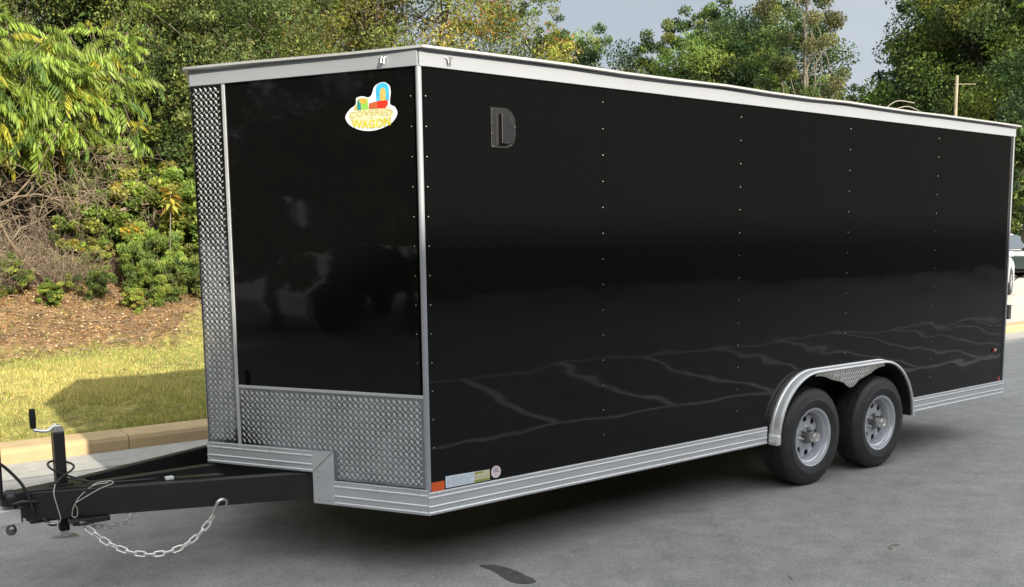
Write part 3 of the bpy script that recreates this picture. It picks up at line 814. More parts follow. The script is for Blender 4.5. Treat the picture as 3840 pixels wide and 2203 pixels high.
for P in ([(-1.23, 1.085, .552), (-1.30, 1.105, .545), (-1.36, 1.120, .50), (-1.395, 1.125, .45), (-1.405, 1.128, .40), (-1.385, 1.122, .395), (-1.380, 1.122, .43), (-1.39, 1.12, .46)],
          [(-1.39, 1.12, .465), (-1.33, 1.10, .50), (-1.27, 1.085, .53), (-1.215, 1.075, .548), (-1.225, 1.085, .560), (-1.29, 1.105, .553), (-1.34, 1.115, .51)]):
    cab('wire_loop', P, .0028, 'wire_light', 6)
cab('cable', [(-1.20, 1.07, .545), (-1.30, 1.105, .54), (-1.37, 1.13, .545)], .003)

# lamps, reflectors and decals on the side
def sticker(name, pts, fn, d0, d1, m, parent=None):
    b = MB(); b.prism(pts, fn, d0, d1); return b.build(name, M[m], parent or trailer)
def rect(x0, z0, x1, z1): return [(x0, z0), (x1, z0), (x1, z1), (x0, z1)]
sticker('reflector', rect(.020, .4945, .100, .542), sidept, 0, .002, 'orange_reflector')
sticker('reflector', rect(5.985, .4945, 6.022, .535), sidept, 0, .002, 'red_reflector')
sm = sticker('side_marker', rect(5.865, .762, 5.915, .792), sidept, 0, .010, 'red_reflector')
sticker('lens', rect(5.888, .768, 5.910, .786), sidept, .0102, .013, 'clear_lens', sm)
b = MB(); b.box(LEN+.008, .02, .60, LEN+.035, .07, .64); T('door_hinge', b, 'frame_black')
# warning label
lb = sticker('warning_label', [(.108, .500), (.392, .500), (.392, .556), (.108, .562)], sidept, 0, .0008, 'decal_blue_white')
sticker('label_field', [(.290, .5005), (.3915, .5005), (.3915, .555), (.290, .557)], sidept, .0009, .0013, 'decal_pale_yellow', lb)
sticker('label_bar', rect(.292, .502, .390, .512), sidept, .0014, .0017, 'decal_olive', lb)
sticker('label_bar', rect(.292, .545, .350, .553), sidept, .0014, .0017, 'decal_olive', lb)
b = MB()
for i in range(9):
    z = .506+i*.0056
    x = .116
    while x < .282:
        l = random.uniform(.008, .03)
        if random.random() < .8: b.prism(rect(x, z, min(x+l, .284), z+.0018), sidept, .0014, .0016)
        x += l+.004
for i in range(4):
    z = .516+i*.007
    for x in (.298, .325, .352): b.prism(rect(x, z, x+random.uniform(.014, .024), z+.002), sidept, .0014, .0016)
b.build('print_lines', M['decal_grey'], lb)
def circ(cx, cz, r, rz=None, n_=28): return [(cx+r*math.cos(2*math.pi*i/n_), cz+(rz or r)*math.sin(2*math.pi*i/n_)) for i in range(n_)]
rb = sticker('round_label', circ(.434, .536, .032, .033), sidept, 0, .0008, 'decal_pink')
for q in (rect(.414, .545, .446, .549), rect(.420, .535, .458, .539), rect(.426, .516, .440, .519), rect(.428, .550, .432, .562), rect(.440, .549, .444, .560)):
    sticker('print_mark', q, sidept, .0009, .0012, 'decal_ink', rb)

# maker's decal on the slanted nose: outline, covered wagon, wheelhouse and two lines of lettering
XL = -Uv; org = fpt(.274, 2.421)
def lg(s, t, d): return org + XL*s + Vector((0, 0, t)) + Nn*d
def px(pts): return [((x-692)*.000318, (728-y)*.000262) for x, y in pts]
def smooth2(pts, k_=5):
    P = [Vector((a, b_, 0)) for a, b_ in pts]; N = len(P); o_ = []
    for i in range(N):
        a, b_, c, d = P[i-1], P[i], P[(i+1) % N], P[(i+2) % N]
        for j in range(k_):
            t = j/k_; v = .5*((2*b_)+(c-a)*t+(2*a-5*b_+4*c-d)*t*t+(3*b_-a-3*c+d)*t**3); o_.append((v.x, v.y))
    return o_
def poly_tri(name, pts, fn, d, m, parent):
    """thin decal layer with a triangulated outline"""
    bm = bmesh.new(); n_ = len(pts)
    top = [bm.verts.new(fn(a, b_, d)) for a, b_ in pts]
    f = bm.faces.new(top); r = bmesh.ops.extrude_face_region(bm, geom=[f]); ev = [g_ for g_ in r['geom'] if isinstance(g_, bmesh.types.BMVert)]
    c = Nn if fn is lg else Vector((0, -1, 0))
    bmesh.ops.translate(bm, verts=ev, vec=c*.0004)
    bmesh.ops.recalc_face_normals(bm, faces=bm.faces); bmesh.ops.triangulate(bm, faces=bm.faces)
    me = bpy.data.meshes.new(name); bm.to_mesh(me); bm.free(); me.materials.append(M[m])
    return link(name, me, parent)
dec = poly_tri('logo_decal', smooth2(px([(215, 880), (300, 745), (395, 680), (425, 620), (432, 540), (540, 515), (650, 545), (715, 500), (775, 350), (920, 288), (1030, 345), (1062, 470), (1045, 690), (1130, 755), (1170, 880), (1080, 1030), (900, 1125), (690, 1165), (480, 1135), (290, 1030)])), lg, .0004, 'decal_white', trailer)
def dl(name, pts, d, m, sm_=False): return poly_tri(name, smooth2(px(pts)) if sm_ else px(pts), lg, d, m, dec)
dl('logo_sky', [(660, 640), (720, 520), (795, 440), (800, 630), (670, 690)], .0009, 'decal_blue_white')
dl('logo_canopy', [(800, 630), (795, 400), (830, 325), (920, 295), (1000, 325), (1035, 400), (1030, 630)], .0014, 'decal_blue')
dl('logo_opening', [(868, 625), (872, 460), (900, 400), (925, 390), (950, 400), (972, 460), (970, 625)], .0019, 'decal_gold')
dl('logo_opening', [(895, 625), (900, 480), (925, 430), (945, 480), (948, 625)], .0024, 'decal_cream')
dl('logo_wagon', [(660, 755), (668, 655), (760, 640), (870, 622), (1008, 622), (1008, 700), (960, 770)], .0019, 'decal_red')
dl('logo_wagon', [(664, 752), (670, 662), (760, 645), (815, 636), (815, 752)], .0023, 'decal_brown_red')
dl('logo_team', [(380, 770), (400, 690), (440, 640), (455, 560), (540, 545), (640, 565), (655, 770)], .0009, 'decal_cream')
dl('logo_team', [(440, 765), (452, 590), (500, 570), (520, 765)], .0013, 'decal_teal')
dl('logo_team', [(530, 765), (525, 600), (630, 580), (645, 765)], .0013, 'decal_green')
dl('logo_team', [(480, 620), (500, 565), (610, 570), (615, 640), (560, 660)], .0018, 'decal_gold')
def text(body, x0, x1, y0, y1, m, arc_=0., d=.0022, name='lettering'):
    cu = bpy.data.curves.new(name, 'FONT'); cu.body = body; cu.align_x = 'CENTER'; cu.offset = .012; cu.extrude = 0
    to = bpy.data.objects.new(name, cu); col.objects.link(to); bpy.context.view_layer.update()
    me = bpy.data.meshes.new_from_object(to.evaluated_get(bpy.context.evaluated_depsgraph_get())); bpy.data.objects.remove(to)
    co = np.array([v.co for v in me.vertices]); lo, hi = co.min(0), co.max(0)
    for v, c in zip(me.vertices, co):
        a = (c[0]-lo[0])/(hi[0]-lo[0]); e = (c[1]-lo[1])/(hi[1]-lo[1])
        X = x0+(x1-x0)*a; Y = y1+(y0-y1)*e - arc_*(1-(2*a-1)**2)
        s, t = px([(X, Y)])[0]; v.co = lg(s, t, d)
    me.materials.append(M[m]); me.update()
    return link(name, me, dec)
dl('logo_band', [(290, 820), (400, 775), (700, 765), (1000, 740), (1100, 800), (1095, 880), (1050, 960), (1040, 1040), (850, 1095), (690, 1118), (480, 1095), (345, 1050), (300, 900)], .0012, 'decal_pale_yellow')
text('COVERED', 285, 1105, 790, 915, 'decal_white', 25, .0020)
text('COVERED', 292, 1098, 795, 910, 'decal_cream', 25, .0025)
text('WAGON', 335, 1050, 925, 1085, 'decal_olive', -35, .0020)
text('WAGON', 342, 1043, 930, 1080, 'decal_yellow', -35, .0025)

# ------------------------------------------------------------------ tow hitch at the picture's left edge
th = empty('tow_hitch', (-1.66, HW, .38)); tag(th, 'silver ball mount with a second ball hanging under the trailer coupler', 'tow hitch')
b = MB(); b.box(-.24, -.03, -.002, .045, .03, .077); b.build('draw_bar', M['cast_silver'], th, bevel=.006)
b = MB(); b.box(.046, -.025, .004, .052, .025, .072); b.build('end_plate', M['plastic_black'], th)
b = MB(); b.lathe([(.0001, -.062), (.016, -.058), (.024, -.045), (.026, -.033), (.022, -.018), (.014, -.010), (.017, -.003)], 18, 'z'); b.build('ball', M['zinc_dark'], th, smooth='all')
b = MB(); b.lathe([(.03, .078), (.03, .092), (.02, .094), (.018, .11), (.0001, .14)], 18, 'z'); b.build('top_ball', M['zinc_dark'], th, smooth=True)
b = MB(); b.tube([(-.040, -.03, .135), (-.040, -.03, .40)], [.010, .012], 10); b.build('upright_bar', M['plastic_black'], th, smooth=True)

# ------------------------------------------------------------------ small things lying on the road
pt = MB(); pp = smooth2([(.435-.02, .03), (.47, .0), (.50, -.10), (.50, -.22), (.48, -.36), (.40, -.36), (.37, -.27), (.40, -.16), (.41, -.06)])
rp = random.Random(3); pp = [(a+rp.uniform(-.006, .006), c+rp.uniform(-.006, .006)) for a, c in pp]
b = MB(); b.prism(pp, lambda x, y, d: Vector((x-.06, y+.02, d)), GZ+.001, GZ+.0025)
o = b.build('asphalt_patch', M['patch_dark']); tag(o, 'dark tar smear on the asphalt at the bottom of the picture', 'tar patch')
def bit(name, P, r, m, label, cat, group=None):
    b = MB(); b.tube(P, r, 6); o_ = b.build(name, M[m], None, smooth='all'); tag(o_, label, cat, group)
bit('twig', [(1.42, -1.19, GZ+.006), (1.44, -1.165, GZ+.008), (1.47, -1.15, GZ+.006)], .004, 'twig_pale', 'short pale straw bit on the asphalt at the bottom edge', 'twig')
bit('twig', spline([(2.25, -1.25, GZ+.005), (2.27, -1.22, GZ+.012), (2.31, -1.215, GZ+.012), (2.36, -1.23, GZ+.005)], 4), .004, 'twig_pale', 'curved pale twig lying on the asphalt right of the tar smear', 'twig')

# debris pebbles: countless
V = []; Fc = []
for i in range(900):
    x = rng.uniform(-1.6, 5.5); y = rng.uniform(-2.2, 1.0) if rng.random() < .8 else rng.uniform(3.6, 4.6); s = rng.uniform(.0015, .005)
    o_ = len(V); V += [(x-s, y, GZ), (x+s*.8, y-s, GZ), (x+s, y+s, GZ), (x, y, GZ+s)]; Fc += [(o_, o_+1, o_+3), (o_+1, o_+2, o_+3), (o_+2, o_, o_+3)]
o = link('gravel', np_mesh('gravel', V, Fc, M['concrete'])); tag(o, kind='stuff')

# ------------------------------------------------------------------ grass and litter
def vary(base, n_, s=.15, hue=.1):
    b = np.array(base)[None]*(1+s*rng.standard_normal((n_, 1)))
    return (b*(1+hue*rng.standard_normal((n_, 3)))).clip(.004, .9)
def grass(n_, x0, x1, y0, y1, hmin, hmax, name):
    x = rng.uniform(x0, x1, n_); y = y0+(y1-y0)*rng.random(n_)**1.15
    cl = np.sin(x*2.3+1.1*np.sin(y*1.9))+np.sin(y*3.1-x*1.2)+np.sin(x*6.1+y*4.7)*.6
    keep = rng.random(n_) < (.62+.16*cl)
    dens = np.where(y > litter_edge(x)+rng.normal(0, .28, n_), .06, 1.); keep &= rng.random(n_) < dens
    x, y, cl = x[keep], y[keep], cl[keep]; n_ = len(x); z = bank_h(x, y)-.005
    h = rng.uniform(hmin, hmax, n_)*(1+.25*cl); a = rng.uniform(0, 2*np.pi, n_); wd = rng.uniform(.0018, .0038, n_)*(1+.05*(y-4.9))
    ln = rng.uniform(.1, .9, n_)*h; la = rng.uniform(0, 2*np.pi, n_)
    P0 = np.stack([x-np.cos(a)*wd, y-np.sin(a)*wd, z], 1); P1 = np.stack([x+np.cos(a)*wd, y+np.sin(a)*wd, z], 1)
    P2 = np.stack([x+np.cos(la)*ln, y+np.sin(la)*ln, z+h], 1)
    V = np.stack([P0, P1, P2], 1).reshape(-1, 3); Fc = np.arange(3*n_).reshape(-1, 3)
    c = vary((.38, .37, .10), n_, .2, .12); big = np.sin(x*.9+2*np.sin(y*.7))+np.sin(y*1.3-x*.5+1)
    dry = rng.random(n_) < .34-.10*big+.05*cl; c[dry] = vary((.60, .50, .19), dry.sum(), .2, .08)
    gr = rng.random(n_) < .30+.16*big-.06*cl; c[gr] = vary((.17, .24, .05), gr.sum(), .2, .1)
    o_ = link(name, np_mesh(name, V, Fc, M['blade'], np.repeat(c, 3, 0))); tag(o_, kind='stuff'); o_['label'] = 'dry yellow green mown grass on the bank behind the kerb'; o_['category'] = 'grass'
grass(430000, -2.2, 5.2, 4.93, 12.6, .02, .06, 'grass')
def scatter_leaves(n_, x0, x1, y0, y1, name, label, cols, smin=.015, smax=.05, lift=.03):
    x = rng.uniform(x0, x1, n_); y = y0+(y1-y0)*rng.random(n_)
    edge = litter_edge(x)
    keep = (y > edge+rng.normal(0, .35, n_)); x, y = x[keep], y[keep]; n_ = len(x)
    C = np.stack([x, y, bank_h(x, y)+rng.random(n_)*lift], 1); s = rng.uniform(smin, smax, n_)
    V, Fc = leaf_cards(C, s, s*.55, up=.8)
    pal = np.array(cols); c = pal[rng.integers(0, len(pal), n_)]*(1+.3*rng.standard_normal((n_, 1))).clip(.3, 1.9)
    o_ = link(name, np_mesh(name, V, Fc, M['litter'], np.repeat(c.clip(.01, .8), 4, 0))); tag(o_, label, 'leaves', kind='stuff')
def leaf_cards(C, ln, wd, up=0., droop=0.):
    n_ = len(C); d = rng.standard_normal((n_, 3)); d[:, 2] = d[:, 2]*(1-up) - droop; d /= np.linalg.norm(d, axis=1, keepdims=True)+1e-9
    r = rng.standard_normal((n_, 3)); r[:, 2] *= (1-up); s = np.cross(d, r) if up == 0 else np.cross(d, np.array([0, 0, 1.])+.5*rng.standard_normal((n_, 3)))
    s /= np.linalg.norm(s, axis=1, keepdims=True)+1e-9
    l = np.asarray(ln)[:, None]/2; w_ = np.asarray(wd)[:, None]/2
    nrm = np.cross(d, s); V = np.stack([C-d*l, C+s*w_+nrm*w_*.25, C+d*l, C-s*w_+nrm*w_*.25], 1).reshape(-1, 3)
    return V, np.arange(4*n_).reshape(-1, 4)
scatter_leaves(42000, -3, 5, 8.6, 14.5, 'leaf_litter', 'orange brown fallen leaves and dead grass under the brush', [(.34, .20, .10), (.26, .14, .07), (.46, .34, .18), (.10, .06, .035), (.40, .24, .09), (.20, .15, .09), (.50, .42, .26)])

# ------------------------------------------------------------------ plants
def clumps(blobs, per_vol=1., seed=0):
    r = np.random.default_rng(seed); out = []
    for c, rad, k_ in blobs:
        c = np.array(c, float); rad = np.array(rad, float)
        d = r.standard_normal((k_, 3)); d /= np.linalg.norm(d, axis=1, keepdims=True)
        q = r.uniform(.45, 1.0, (k_, 1))**.6
        out.append(np.concatenate([c+d*q*rad, np.full((k_, 1), rad.mean())], 1))
    return np.concatenate(out)
def crown_mesh(name, blobs, n_leaf, leaf, pal, seed, csize=.22, droop=.25, aspect=.55, accent=None, flat=.75, tip=None):
    global rng
    save = rng; rng = np.random.default_rng(seed)
    K = clumps(blobs, seed=seed+5); nk = len(K)
    w_ = K[:, 3]**1.2; idx = rng.choice(nk, n_leaf, p=w_/w_.sum())
    sz = K[idx, 3]*csize
    g = rng.standard_normal((n_leaf, 3)); g /= np.linalg.norm(g, axis=1, keepdims=True)+1e-9
    rr_ = rng.random((n_leaf, 1))**.45
    C = K[idx, :3] + g*rr_*sz[:, None]*np.array([1, 1, flat])*1.25
    s = rng.uniform(.65, 1.35, n_leaf)*leaf
    V, Fc = leaf_cards(C, s, s*aspect, droop=droop)
    pal = np.array(pal); base = pal[rng.integers(0, len(pal), nk)]*(1+.2*rng.standard_normal((nk, 1))).clip(.5, 1.6)
    c = base[idx]*(1+.28*rng.standard_normal((n_leaf, 1))).clip(.35, 1.8)
    c *= 1.22*(1+.08*rng.standard_normal((n_leaf, 3)))
    if accent is not None:
        frac, ac = accent; ac = np.array(ac); a = rng.random(nk) < frac; m_ = a[idx] & (rng.random(n_leaf) < .7)
        c[m_] = ac[rng.integers(0, len(ac), m_.sum())]*(1+.25*rng.standard_normal((m_.sum(), 1))).clip(.4, 1.6)
    me = np_mesh(name, V, Fc, M['leaf_small'], np.repeat(c.clip(.003, .9), 4, 0))
    rng = save
    return me, K
def trunk_mesh(name, base, K, r0, seed, mt='bark', nl=16, split=.35, lean=(0, 0)):
    rr_ = random.Random(seed); b = MB(); base = Vector(base)
    top = Vector((K[:, 0].mean()*.6+base.x*.4, K[:, 1].mean()*.6+base.y*.4, K[:, 2].max()*.8+K[:, 2].min()*.2))
    pts = [base.lerp(top, t)+Vector((rr_.uniform(-1, 1), rr_.uniform(-1, 1), 0))*.02*(top-base).length*(t > 0) for t in (0, .15, .3, .5, .7, .85, 1)]
    b.tube(pts, [r0*1.15, r0, r0*.9, r0*.7, r0*.5, r0*.32, r0*.15], 9)
    for i in range(nl):
        k_ = K[rr_.randrange(len(K))]; t = rr_.uniform(split, .95); f = t*(len(pts)-1); j = min(int(f), len(pts)-2); s = pts[j].lerp(pts[j+1], f-j)
        e = Vector(k_[:3]); m1 = s.lerp(e, .4)+Vector((rr_.uniform(-1, 1), rr_.uniform(-1, 1), .6+rr_.uniform(-.5, .8)))*.10*(e-s).length
        m2 = s.lerp(e, .75)+Vector((rr_.uniform(-1, 1), rr_.uniform(-1, 1), rr_.uniform(-.3, .8)))*.08*(e-s).length
        r1 = r0*.38*(1-t*.6); b.tube([s, m1, m2, e], [r1, r1*.7, r1*.45, r1*.15], 6)
    me = bpy.data.meshes.new(name); me.from_pydata([tuple(p) for p in b.v], [], b.f); me.materials.append(M[mt])
    me.polygons.foreach_set('use_smooth', [True]*len(me.polygons)); return me
VARI = {}
def variant(key, blobs, n_leaf, leaf, pal, seed, r0=.18, **kw):
    tk = {a: kw.pop(a) for a in ('mt', 'nl', 'split') if a in kw}
    me, K = crown_mesh('crown', blobs, n_leaf, leaf, pal, seed, **kw)
    VARI[key] = (me, trunk_mesh('trunk', (0, 0, -.4), K, r0, seed, **tk))
def tree(key, loc, s, rz, name, label, cat='tree', group=None):
    root = empty(name, loc, rz); root.scale = (s, s, s) if not isinstance(s, tuple) else s
    tag(root, label, cat, group); cme, tme = VARI[key]
    link('trunk', tme, root); link('crown', cme, root)
    return root

DG = [(.030, .055, .016), (.045, .075, .020), (.060, .095, .026), (.035, .060, .028)]
MG = [(.09, .14, .03), (.13, .18, .035), (.07, .11, .024), (.16, .19, .04)]
BG = [(.20, .26, .045), (.15, .21, .04), (.26, .29, .06), (.11, .16, .03), (.30, .29, .07)]
WG = [(.10, .13, .04), (.07, .10, .03), (.14, .17, .045), (.17, .19, .055), (.05, .075, .022)]
YG = [(.25, .26, .05), (.19, .22, .045), (.32, .28, .06), (.14, .17, .04), (.28, .24, .07)]
OR = [(.34, .16, .03), (.40, .12, .04), (.38, .26, .03)]
# big oval broadleaf, 14 m
def big(seed, hh=14., wd=4.6):
    r = random.Random(seed); B = [((0, 0, hh*.58), (wd, wd, hh*.34), 60)]
    for i in range(9):
        a = r.uniform(0, 6.28); z = r.uniform(.28, .92); rad = wd*math.sqrt(max(.05, 1-((z-.55)/.45)**2))
        B.append(((rad*.75*math.cos(a), rad*.75*math.sin(a), hh*z), (wd*r.uniform(.25, .42),)*2+(hh*r.uniform(.08, .13),), 16))
    return B
variant('dark_a', big(1), 60000, .15, DG+MG, 11, .25, csize=.20)
variant('dark_b', big(2, 13, 5.2), 60000, .15, DG+DG+MG, 12, .25, csize=.18)
variant('green_c', big(3, 14, 4.2), 60000, .15, MG+DG, 13, .25, csize=.2, accent=(.12, [(.20, .20, .04)]))
variant('olive_d', big(4, 12, 4.4), 56000, .14, MG+YG, 14, .22, csize=.2)
# near hedge-row trees: finer leaves
variant('gold_e', big(5, 9.5, 2.7), 44000, .085, YG+WG[:4], 15, .13, csize=.22, accent=(.16, OR), aspect=.4, nl=30)
variant('gold_f', big(6, 9, 3.0), 44000, .085, YG+YG+MG, 16, .12, csize=.2, accent=(.22, OR), aspect=.4, nl=30)
variant('wood_g', big(7, 9, 2.8), 36000, .09, WG, 17, .14, csize=.22, nl=34)
variant('wood_h', big(8, 10, 2.6), 36000, .09, WG+MG+YG[:1], 18, .14, csize=.2, nl=34)
# sparse tall tree with thin open crown
r_ = random.Random(9)
variant('sparse', [((r_.uniform(-2.2, 2.2)*(.5+i/26), r_.uniform(-2, 2), 7.5+i*.42), (1.0, 1.0, .55), 2) for i in range(26)], 26000, .14, [(.11, .13, .045), (.13, .13, .05), (.07, .10, .03)], 19, .16, csize=.55, nl=30, mt='bark_pale', split=.3)
# low shrub masses
def shrub(seed, w_, h):
    r = random.Random(seed); return [((r.uniform(-w_, w_)*.6, r.uniform(-w_, w_)*.5, h*r.uniform(.25, .8)), (w_*r.uniform(.3, .5), w_*.4, h*.25), 9) for i in range(8)]
variant('shrub_a', shrub(21, .9, 1.6), 19000, .075, BG+BG+YG[:3], 21, .035, csize=.32, nl=22, accent=(.03, OR[2:]))
variant('shrub_b', shrub(22, .8, 1.5), 19000, .07, BG+MG[:2], 22, .035, csize=.32, nl=22, accent=(.03, [(.42, .36, .04)]))
variant('shrub_c', shrub(23, 1.0, 1.7), 12000, .055, WG+MG, 23, .035, csize=.33, nl=22)
variant('fern', [((0, 0, .75), (.30, .3, .55), 14), ((.25, .1, 1.2), (.4, .25, .22), 8), ((-.3, 0, .95), (.3, .25, .3), 7), ((.1, -.1, .35), (.55, .3, .25), 9)], 7000, .11, [(.17, .235, .045), (.22, .27, .055), (.11, .16, .04)], 24, .02, csize=.3, droop=1.2, aspect=.16, nl=8)

def Z(x, y): return float(bank_h(x, y))
# wood directly behind the grass, right to left
hedge = 'hedgerow trees crowding the bank behind the trailer'
for i, (k_, x, y, s, rz, lab) in enumerate([
    ('gold_e', 7.2, 17.0, 1.0, 0., 'yellow green tree with orange tufts above the trailer nose'),
    ('gold_f', 9.6, 16.2, 1.0, 1.2, 'orange tinged tree above the middle of the trailer front trim'),
    ('gold_e', 11.6, 16.4, .98, 2.4, 'golden green tree left of the open sky above the front corner'),
    ('wood_h', 12.6, 15.4, .74, 4.0, 'green feathery tree at the edge of the open sky over the trailer roof'),
    ('gold_f', 13.2, 14.9, .56, 2.2, 'short gold green tree stepping down to the open sky'),
    ('wood_g', 5.0, 16.6, 1.0, .4, 'dark leafy tree just left of the trailer top corner'),
    ('wood_h', 3.6, 17.8, 1.05, 2.0, 'tall mixed green tree behind the drooping leaves, sky gap beside it'),
    ('wood_g', 1.6, 18.5, 1.05, 3.3, 'dark tree rising behind the drooping yellow green fronds'),
    ('wood_h', -.8, 17.8, 1.05, 5.0, 'dark green tree at the far left edge of the picture'),
    ('wood_g', 8.6, 19.6, 1.15, 1.1, 'dark tree standing behind the orange tinged one'),
    ('wood_h', 10.4, 20.0, 1.0, .2, 'green tree standing behind the golden one at the sky edge'),
    ('wood_g', 5.4, 13.6, .62, 2.7, 'low dark bushy tree close behind the trailer nose strip'),
    ('wood_h', 6.3, 19.8, 1.2, 4.4, 'tall green tree filling the gap left of the trailer roof'),
    ('wood_g', 3.6, 14.6, .66, 1.7, 'low dark leafy tree behind the sapling with the yellow tuft'),
    ('wood_h', 4.6, 14.8, .72, 5.7, 'small green tree beside the top of the tread plate strip'),
    ('wood_g', 2.2, 15.6, .8, 4.7, 'dark tree filling the gap behind the drooping leaves'),
    ('wood_g', .2, 16.2, .8, 2.7, 'dark tree behind the drooping leaves at the left edge'),
    ('gold_f', 3.4, 21.8, 1.15, 3.9, 'yellowish tree farthest back on the left bank')]):
    tree(k_, (x, y, Z(x, y)-.1), s, rz, 'bank_tree', lab, 'tree', hedge)
for (k_, x, y, s, rz, lab, nm) in [
    ('shrub_a', 3.75, 12.2, .95, 0, 'yellow green shrub with orange leaves against the tread plate nose strip', 'shrub'),
    ('shrub_a', 3.0, 12.3, 1.15, 3.3, 'large yellow green shrub below the sapling tuft', 'shrub'),
    ('shrub_b', 4.1, 12.0, 1.2, 2.6, 'tall green shrub touching the tread plate nose strip', 'shrub'),
    ('shrub_a', 2.5, 13.2, 1.15, 4.3, 'yellow green shrub rising behind the dead branches', 'shrub'),
    ('shrub_b', 2.5, 12.5, 1.05, 2, 'bright green shrub in the middle of the bank beside the dead branches', 'shrub'),
    ('shrub_c', 4.1, 13.6, 1.35, 4, 'dark shrub behind the yellow green ones near the trailer nose', 'shrub'),
    ('shrub_c', 2.3, 13.9, 1.2, 1, 'dark shrub under the drooping fronds', 'shrub'),
    ('shrub_c', .3, 14.8, 1.4, 3, 'dark shrub behind the tangle of dead branches', 'shrub'),
    ('shrub_b', 3.7, 11.5, .55, 5, 'small green shrub at the foot of the trailer nose strip', 'shrub'),
    ('shrub_c', 3.85, 11.9, .62, 5, 'low shaded shrub right of the bright feathery fern', 'shrub'),
    ('shrub_a', 2.0, 12.3, .42, 1, 'small green bush at the left of the bright shrubs', 'shrub'),
    ('fern', 2.75, 11.2, .62, 0, 'bright green feathery plant drooping over the leaf litter', 'plant'),
    ('fern', 2.45, 11.6, .7, 1, 'second feathery green plant a little higher on the bank', 'plant'),
    ('fern', 2.85, 11.7, .8, 2, 'feathery green plant highest on the bank under the sapling', 'plant'),
    ('shrub_a', 1.75, 12.6, .6, 2.2, 'loose yellow green bush growing through the dead branches', 'shrub'),
    ('shrub_b', .2, 12.6, .62, 1.1, 'green bush among the dry stems at the left edge', 'shrub'),
    ('shrub_c', 3.3, 11.35, .55, .4, 'shaded bush at the right foot of the feathery plants', 'shrub'),
    ('shrub_b', 1.2, 11.2, .3, 3, 'small weed among the dry bushes on the left', 'shrub'),
    ('shrub_b', .75, 11.6, .42, 4, 'green weed between the two left dry bushes', 'shrub'),
    ('shrub_c', 1.75, 11.4, .36, 5, 'low olive weed in front of the dead branches', 'shrub'),
    ('shrub_a', 2.25, 11.0, .26, 6, 'tiny yellow green weed growing out of the litter', 'shrub'),
    ('shrub_b', 3.45, 10.9, .3, 1.5, 'low weed between the lawn and the nose strip', 'shrub')]:
    tree(k_, (x, y, Z(x, y)-.08), s, rz, 'bank_shrub' if nm == 'shrub' else 'feathery_plant', lab, nm, 'undergrowth on the bank')

# tree with long drooping compound leaves: each frond is a part
def frond_mesh(seed, lf=.6, npair=12):
    r = np.random.default_rng(seed); V = []; Fc = []; Cc = []
    def q(a, b_, w_, c, nrm=(0, 0, 1)):
        a, b_ = np.array(a), np.array(b_); d = b_-a; s = np.cross(d, nrm); s = s/(np.linalg.norm(s)+1e-9)*w_/2
        o_ = len(V); m1 = a+d*.35; m2 = a+d*.72
        V.extend([a, m1+s, m2+s*.75, b_, m2-s*.75, m1-s]); Fc.append((o_, o_+1, o_+2, o_+3)); Fc.append((o_, o_+3, o_+4, o_+5)); Cc.extend([c]*6)
    pts = []
    for i in range(npair+1):
        t = i/npair; pts.append(np.array([lf*.92*t-.10*lf*t*t, 0, .16*lf*math.sin(t*1.5)-.42*lf*t*t]))
    base = np.array([.21, .30, .045])*(1+.2*r.standard_normal()); 
    if seed == 4: base = np.array([.36, .34, .04])
    if seed % 4 == 1: base = np.array([.21, .27, .045])
    if seed % 7 == 3: base = np.array([.10, .17, .04])
    for i in range(npair):
        q(pts[i], pts[i+1], .007, (.16, .15, .05), (0, 1, .2))
    for i in range(1, npair+1):
        for sd in (-1, 1):
            l = lf*r.uniform(.24, .34)*(1-.25*abs(i/npair-.55)); dirv = np.array([.28+.25*r.random(), sd*(.26+.2*r.random()), -1.1-.3*r.random()]); dirv /= np.linalg.norm(dirv)
            q(pts[i], pts[i]+dirv*l, l*.17, tuple((base*(1+.22*r.standard_normal())).clip(.01, .7)), (r.normal(0, .6), -.8, .2))
    return np_mesh('frond', np.array(V), np.array(Fc), M['leaf'], np.array(Cc))
FR = [frond_mesh(i) for i in range(9)]
def frond_tree(loc, n_f, centre, rad, label, seed, smin=.7, smax=1.25):
    r = np.random.default_rng(seed); root = empty('drooping_leaf_tree', loc); tag(root, label, 'tree', 'trees with long drooping leaves')
    c = np.array(centre)-np.array(loc); b = MB(); tips = []
    for i in range(n_f):
        d = r.standard_normal(3); d /= np.linalg.norm(d); d[1] = -abs(d[1])*.9 if r.random() < .75 else d[1]
        p = c + d*np.array(rad)*r.uniform(.35, 1)**.5; tips.append(p)
        o_ = link('frond', FR[int(r.integers(0, len(FR)))], root); o_.location = p
        az = math.atan2(-.75+r.normal(0, .5), r.normal(0, 1.0)); s = r.uniform(smin, smax)
        o_.rotation_euler = (r.normal(0, .3), r.normal(.25, .4), az); o_.scale = (s, s, s)
    base = Vector((0, 0, -.3)); top = Vector(c)+Vector((0, .2, rad[2]*.5)); b.tube([base, base.lerp(top, .4)+Vector((.1, .05, 0)), base.lerp(top, .7), top], [.075, .06, .045, .02], 8)
    for i in range(34):
        e = Vector(tips[int(r.integers(0, len(tips)))]); s_ = base.lerp(top, r.uniform(.4, .95)); m_ = s_.lerp(e, .5)+Vector((0, 0, .15)); b.tube([s_, m_, e], [.022, .014, .006], 5)
    me = bpy.data.meshes.new('trunk'); me.from_pydata([tuple(p) for p in b.v], [], b.f); me.materials.append(M['bark']); me.polygons.foreach_set('use_smooth', [True]*len(me.polygons)); link('trunk', me, root)
frond_tree((1.5, 13.5, Z(1.5, 13.5)), 290, (1.25, 12.6, 4.15), (1.35, .7, 1.05), 'tree with long drooping yellow green leaves at the upper left', 3)
frond_tree((-.2, 13.8, Z(-.2, 13.8)), 150, (.35, 12.9, 4.3), (.9, .6, 1.0), 'drooping leaved tree cut by the left picture edge', 4)
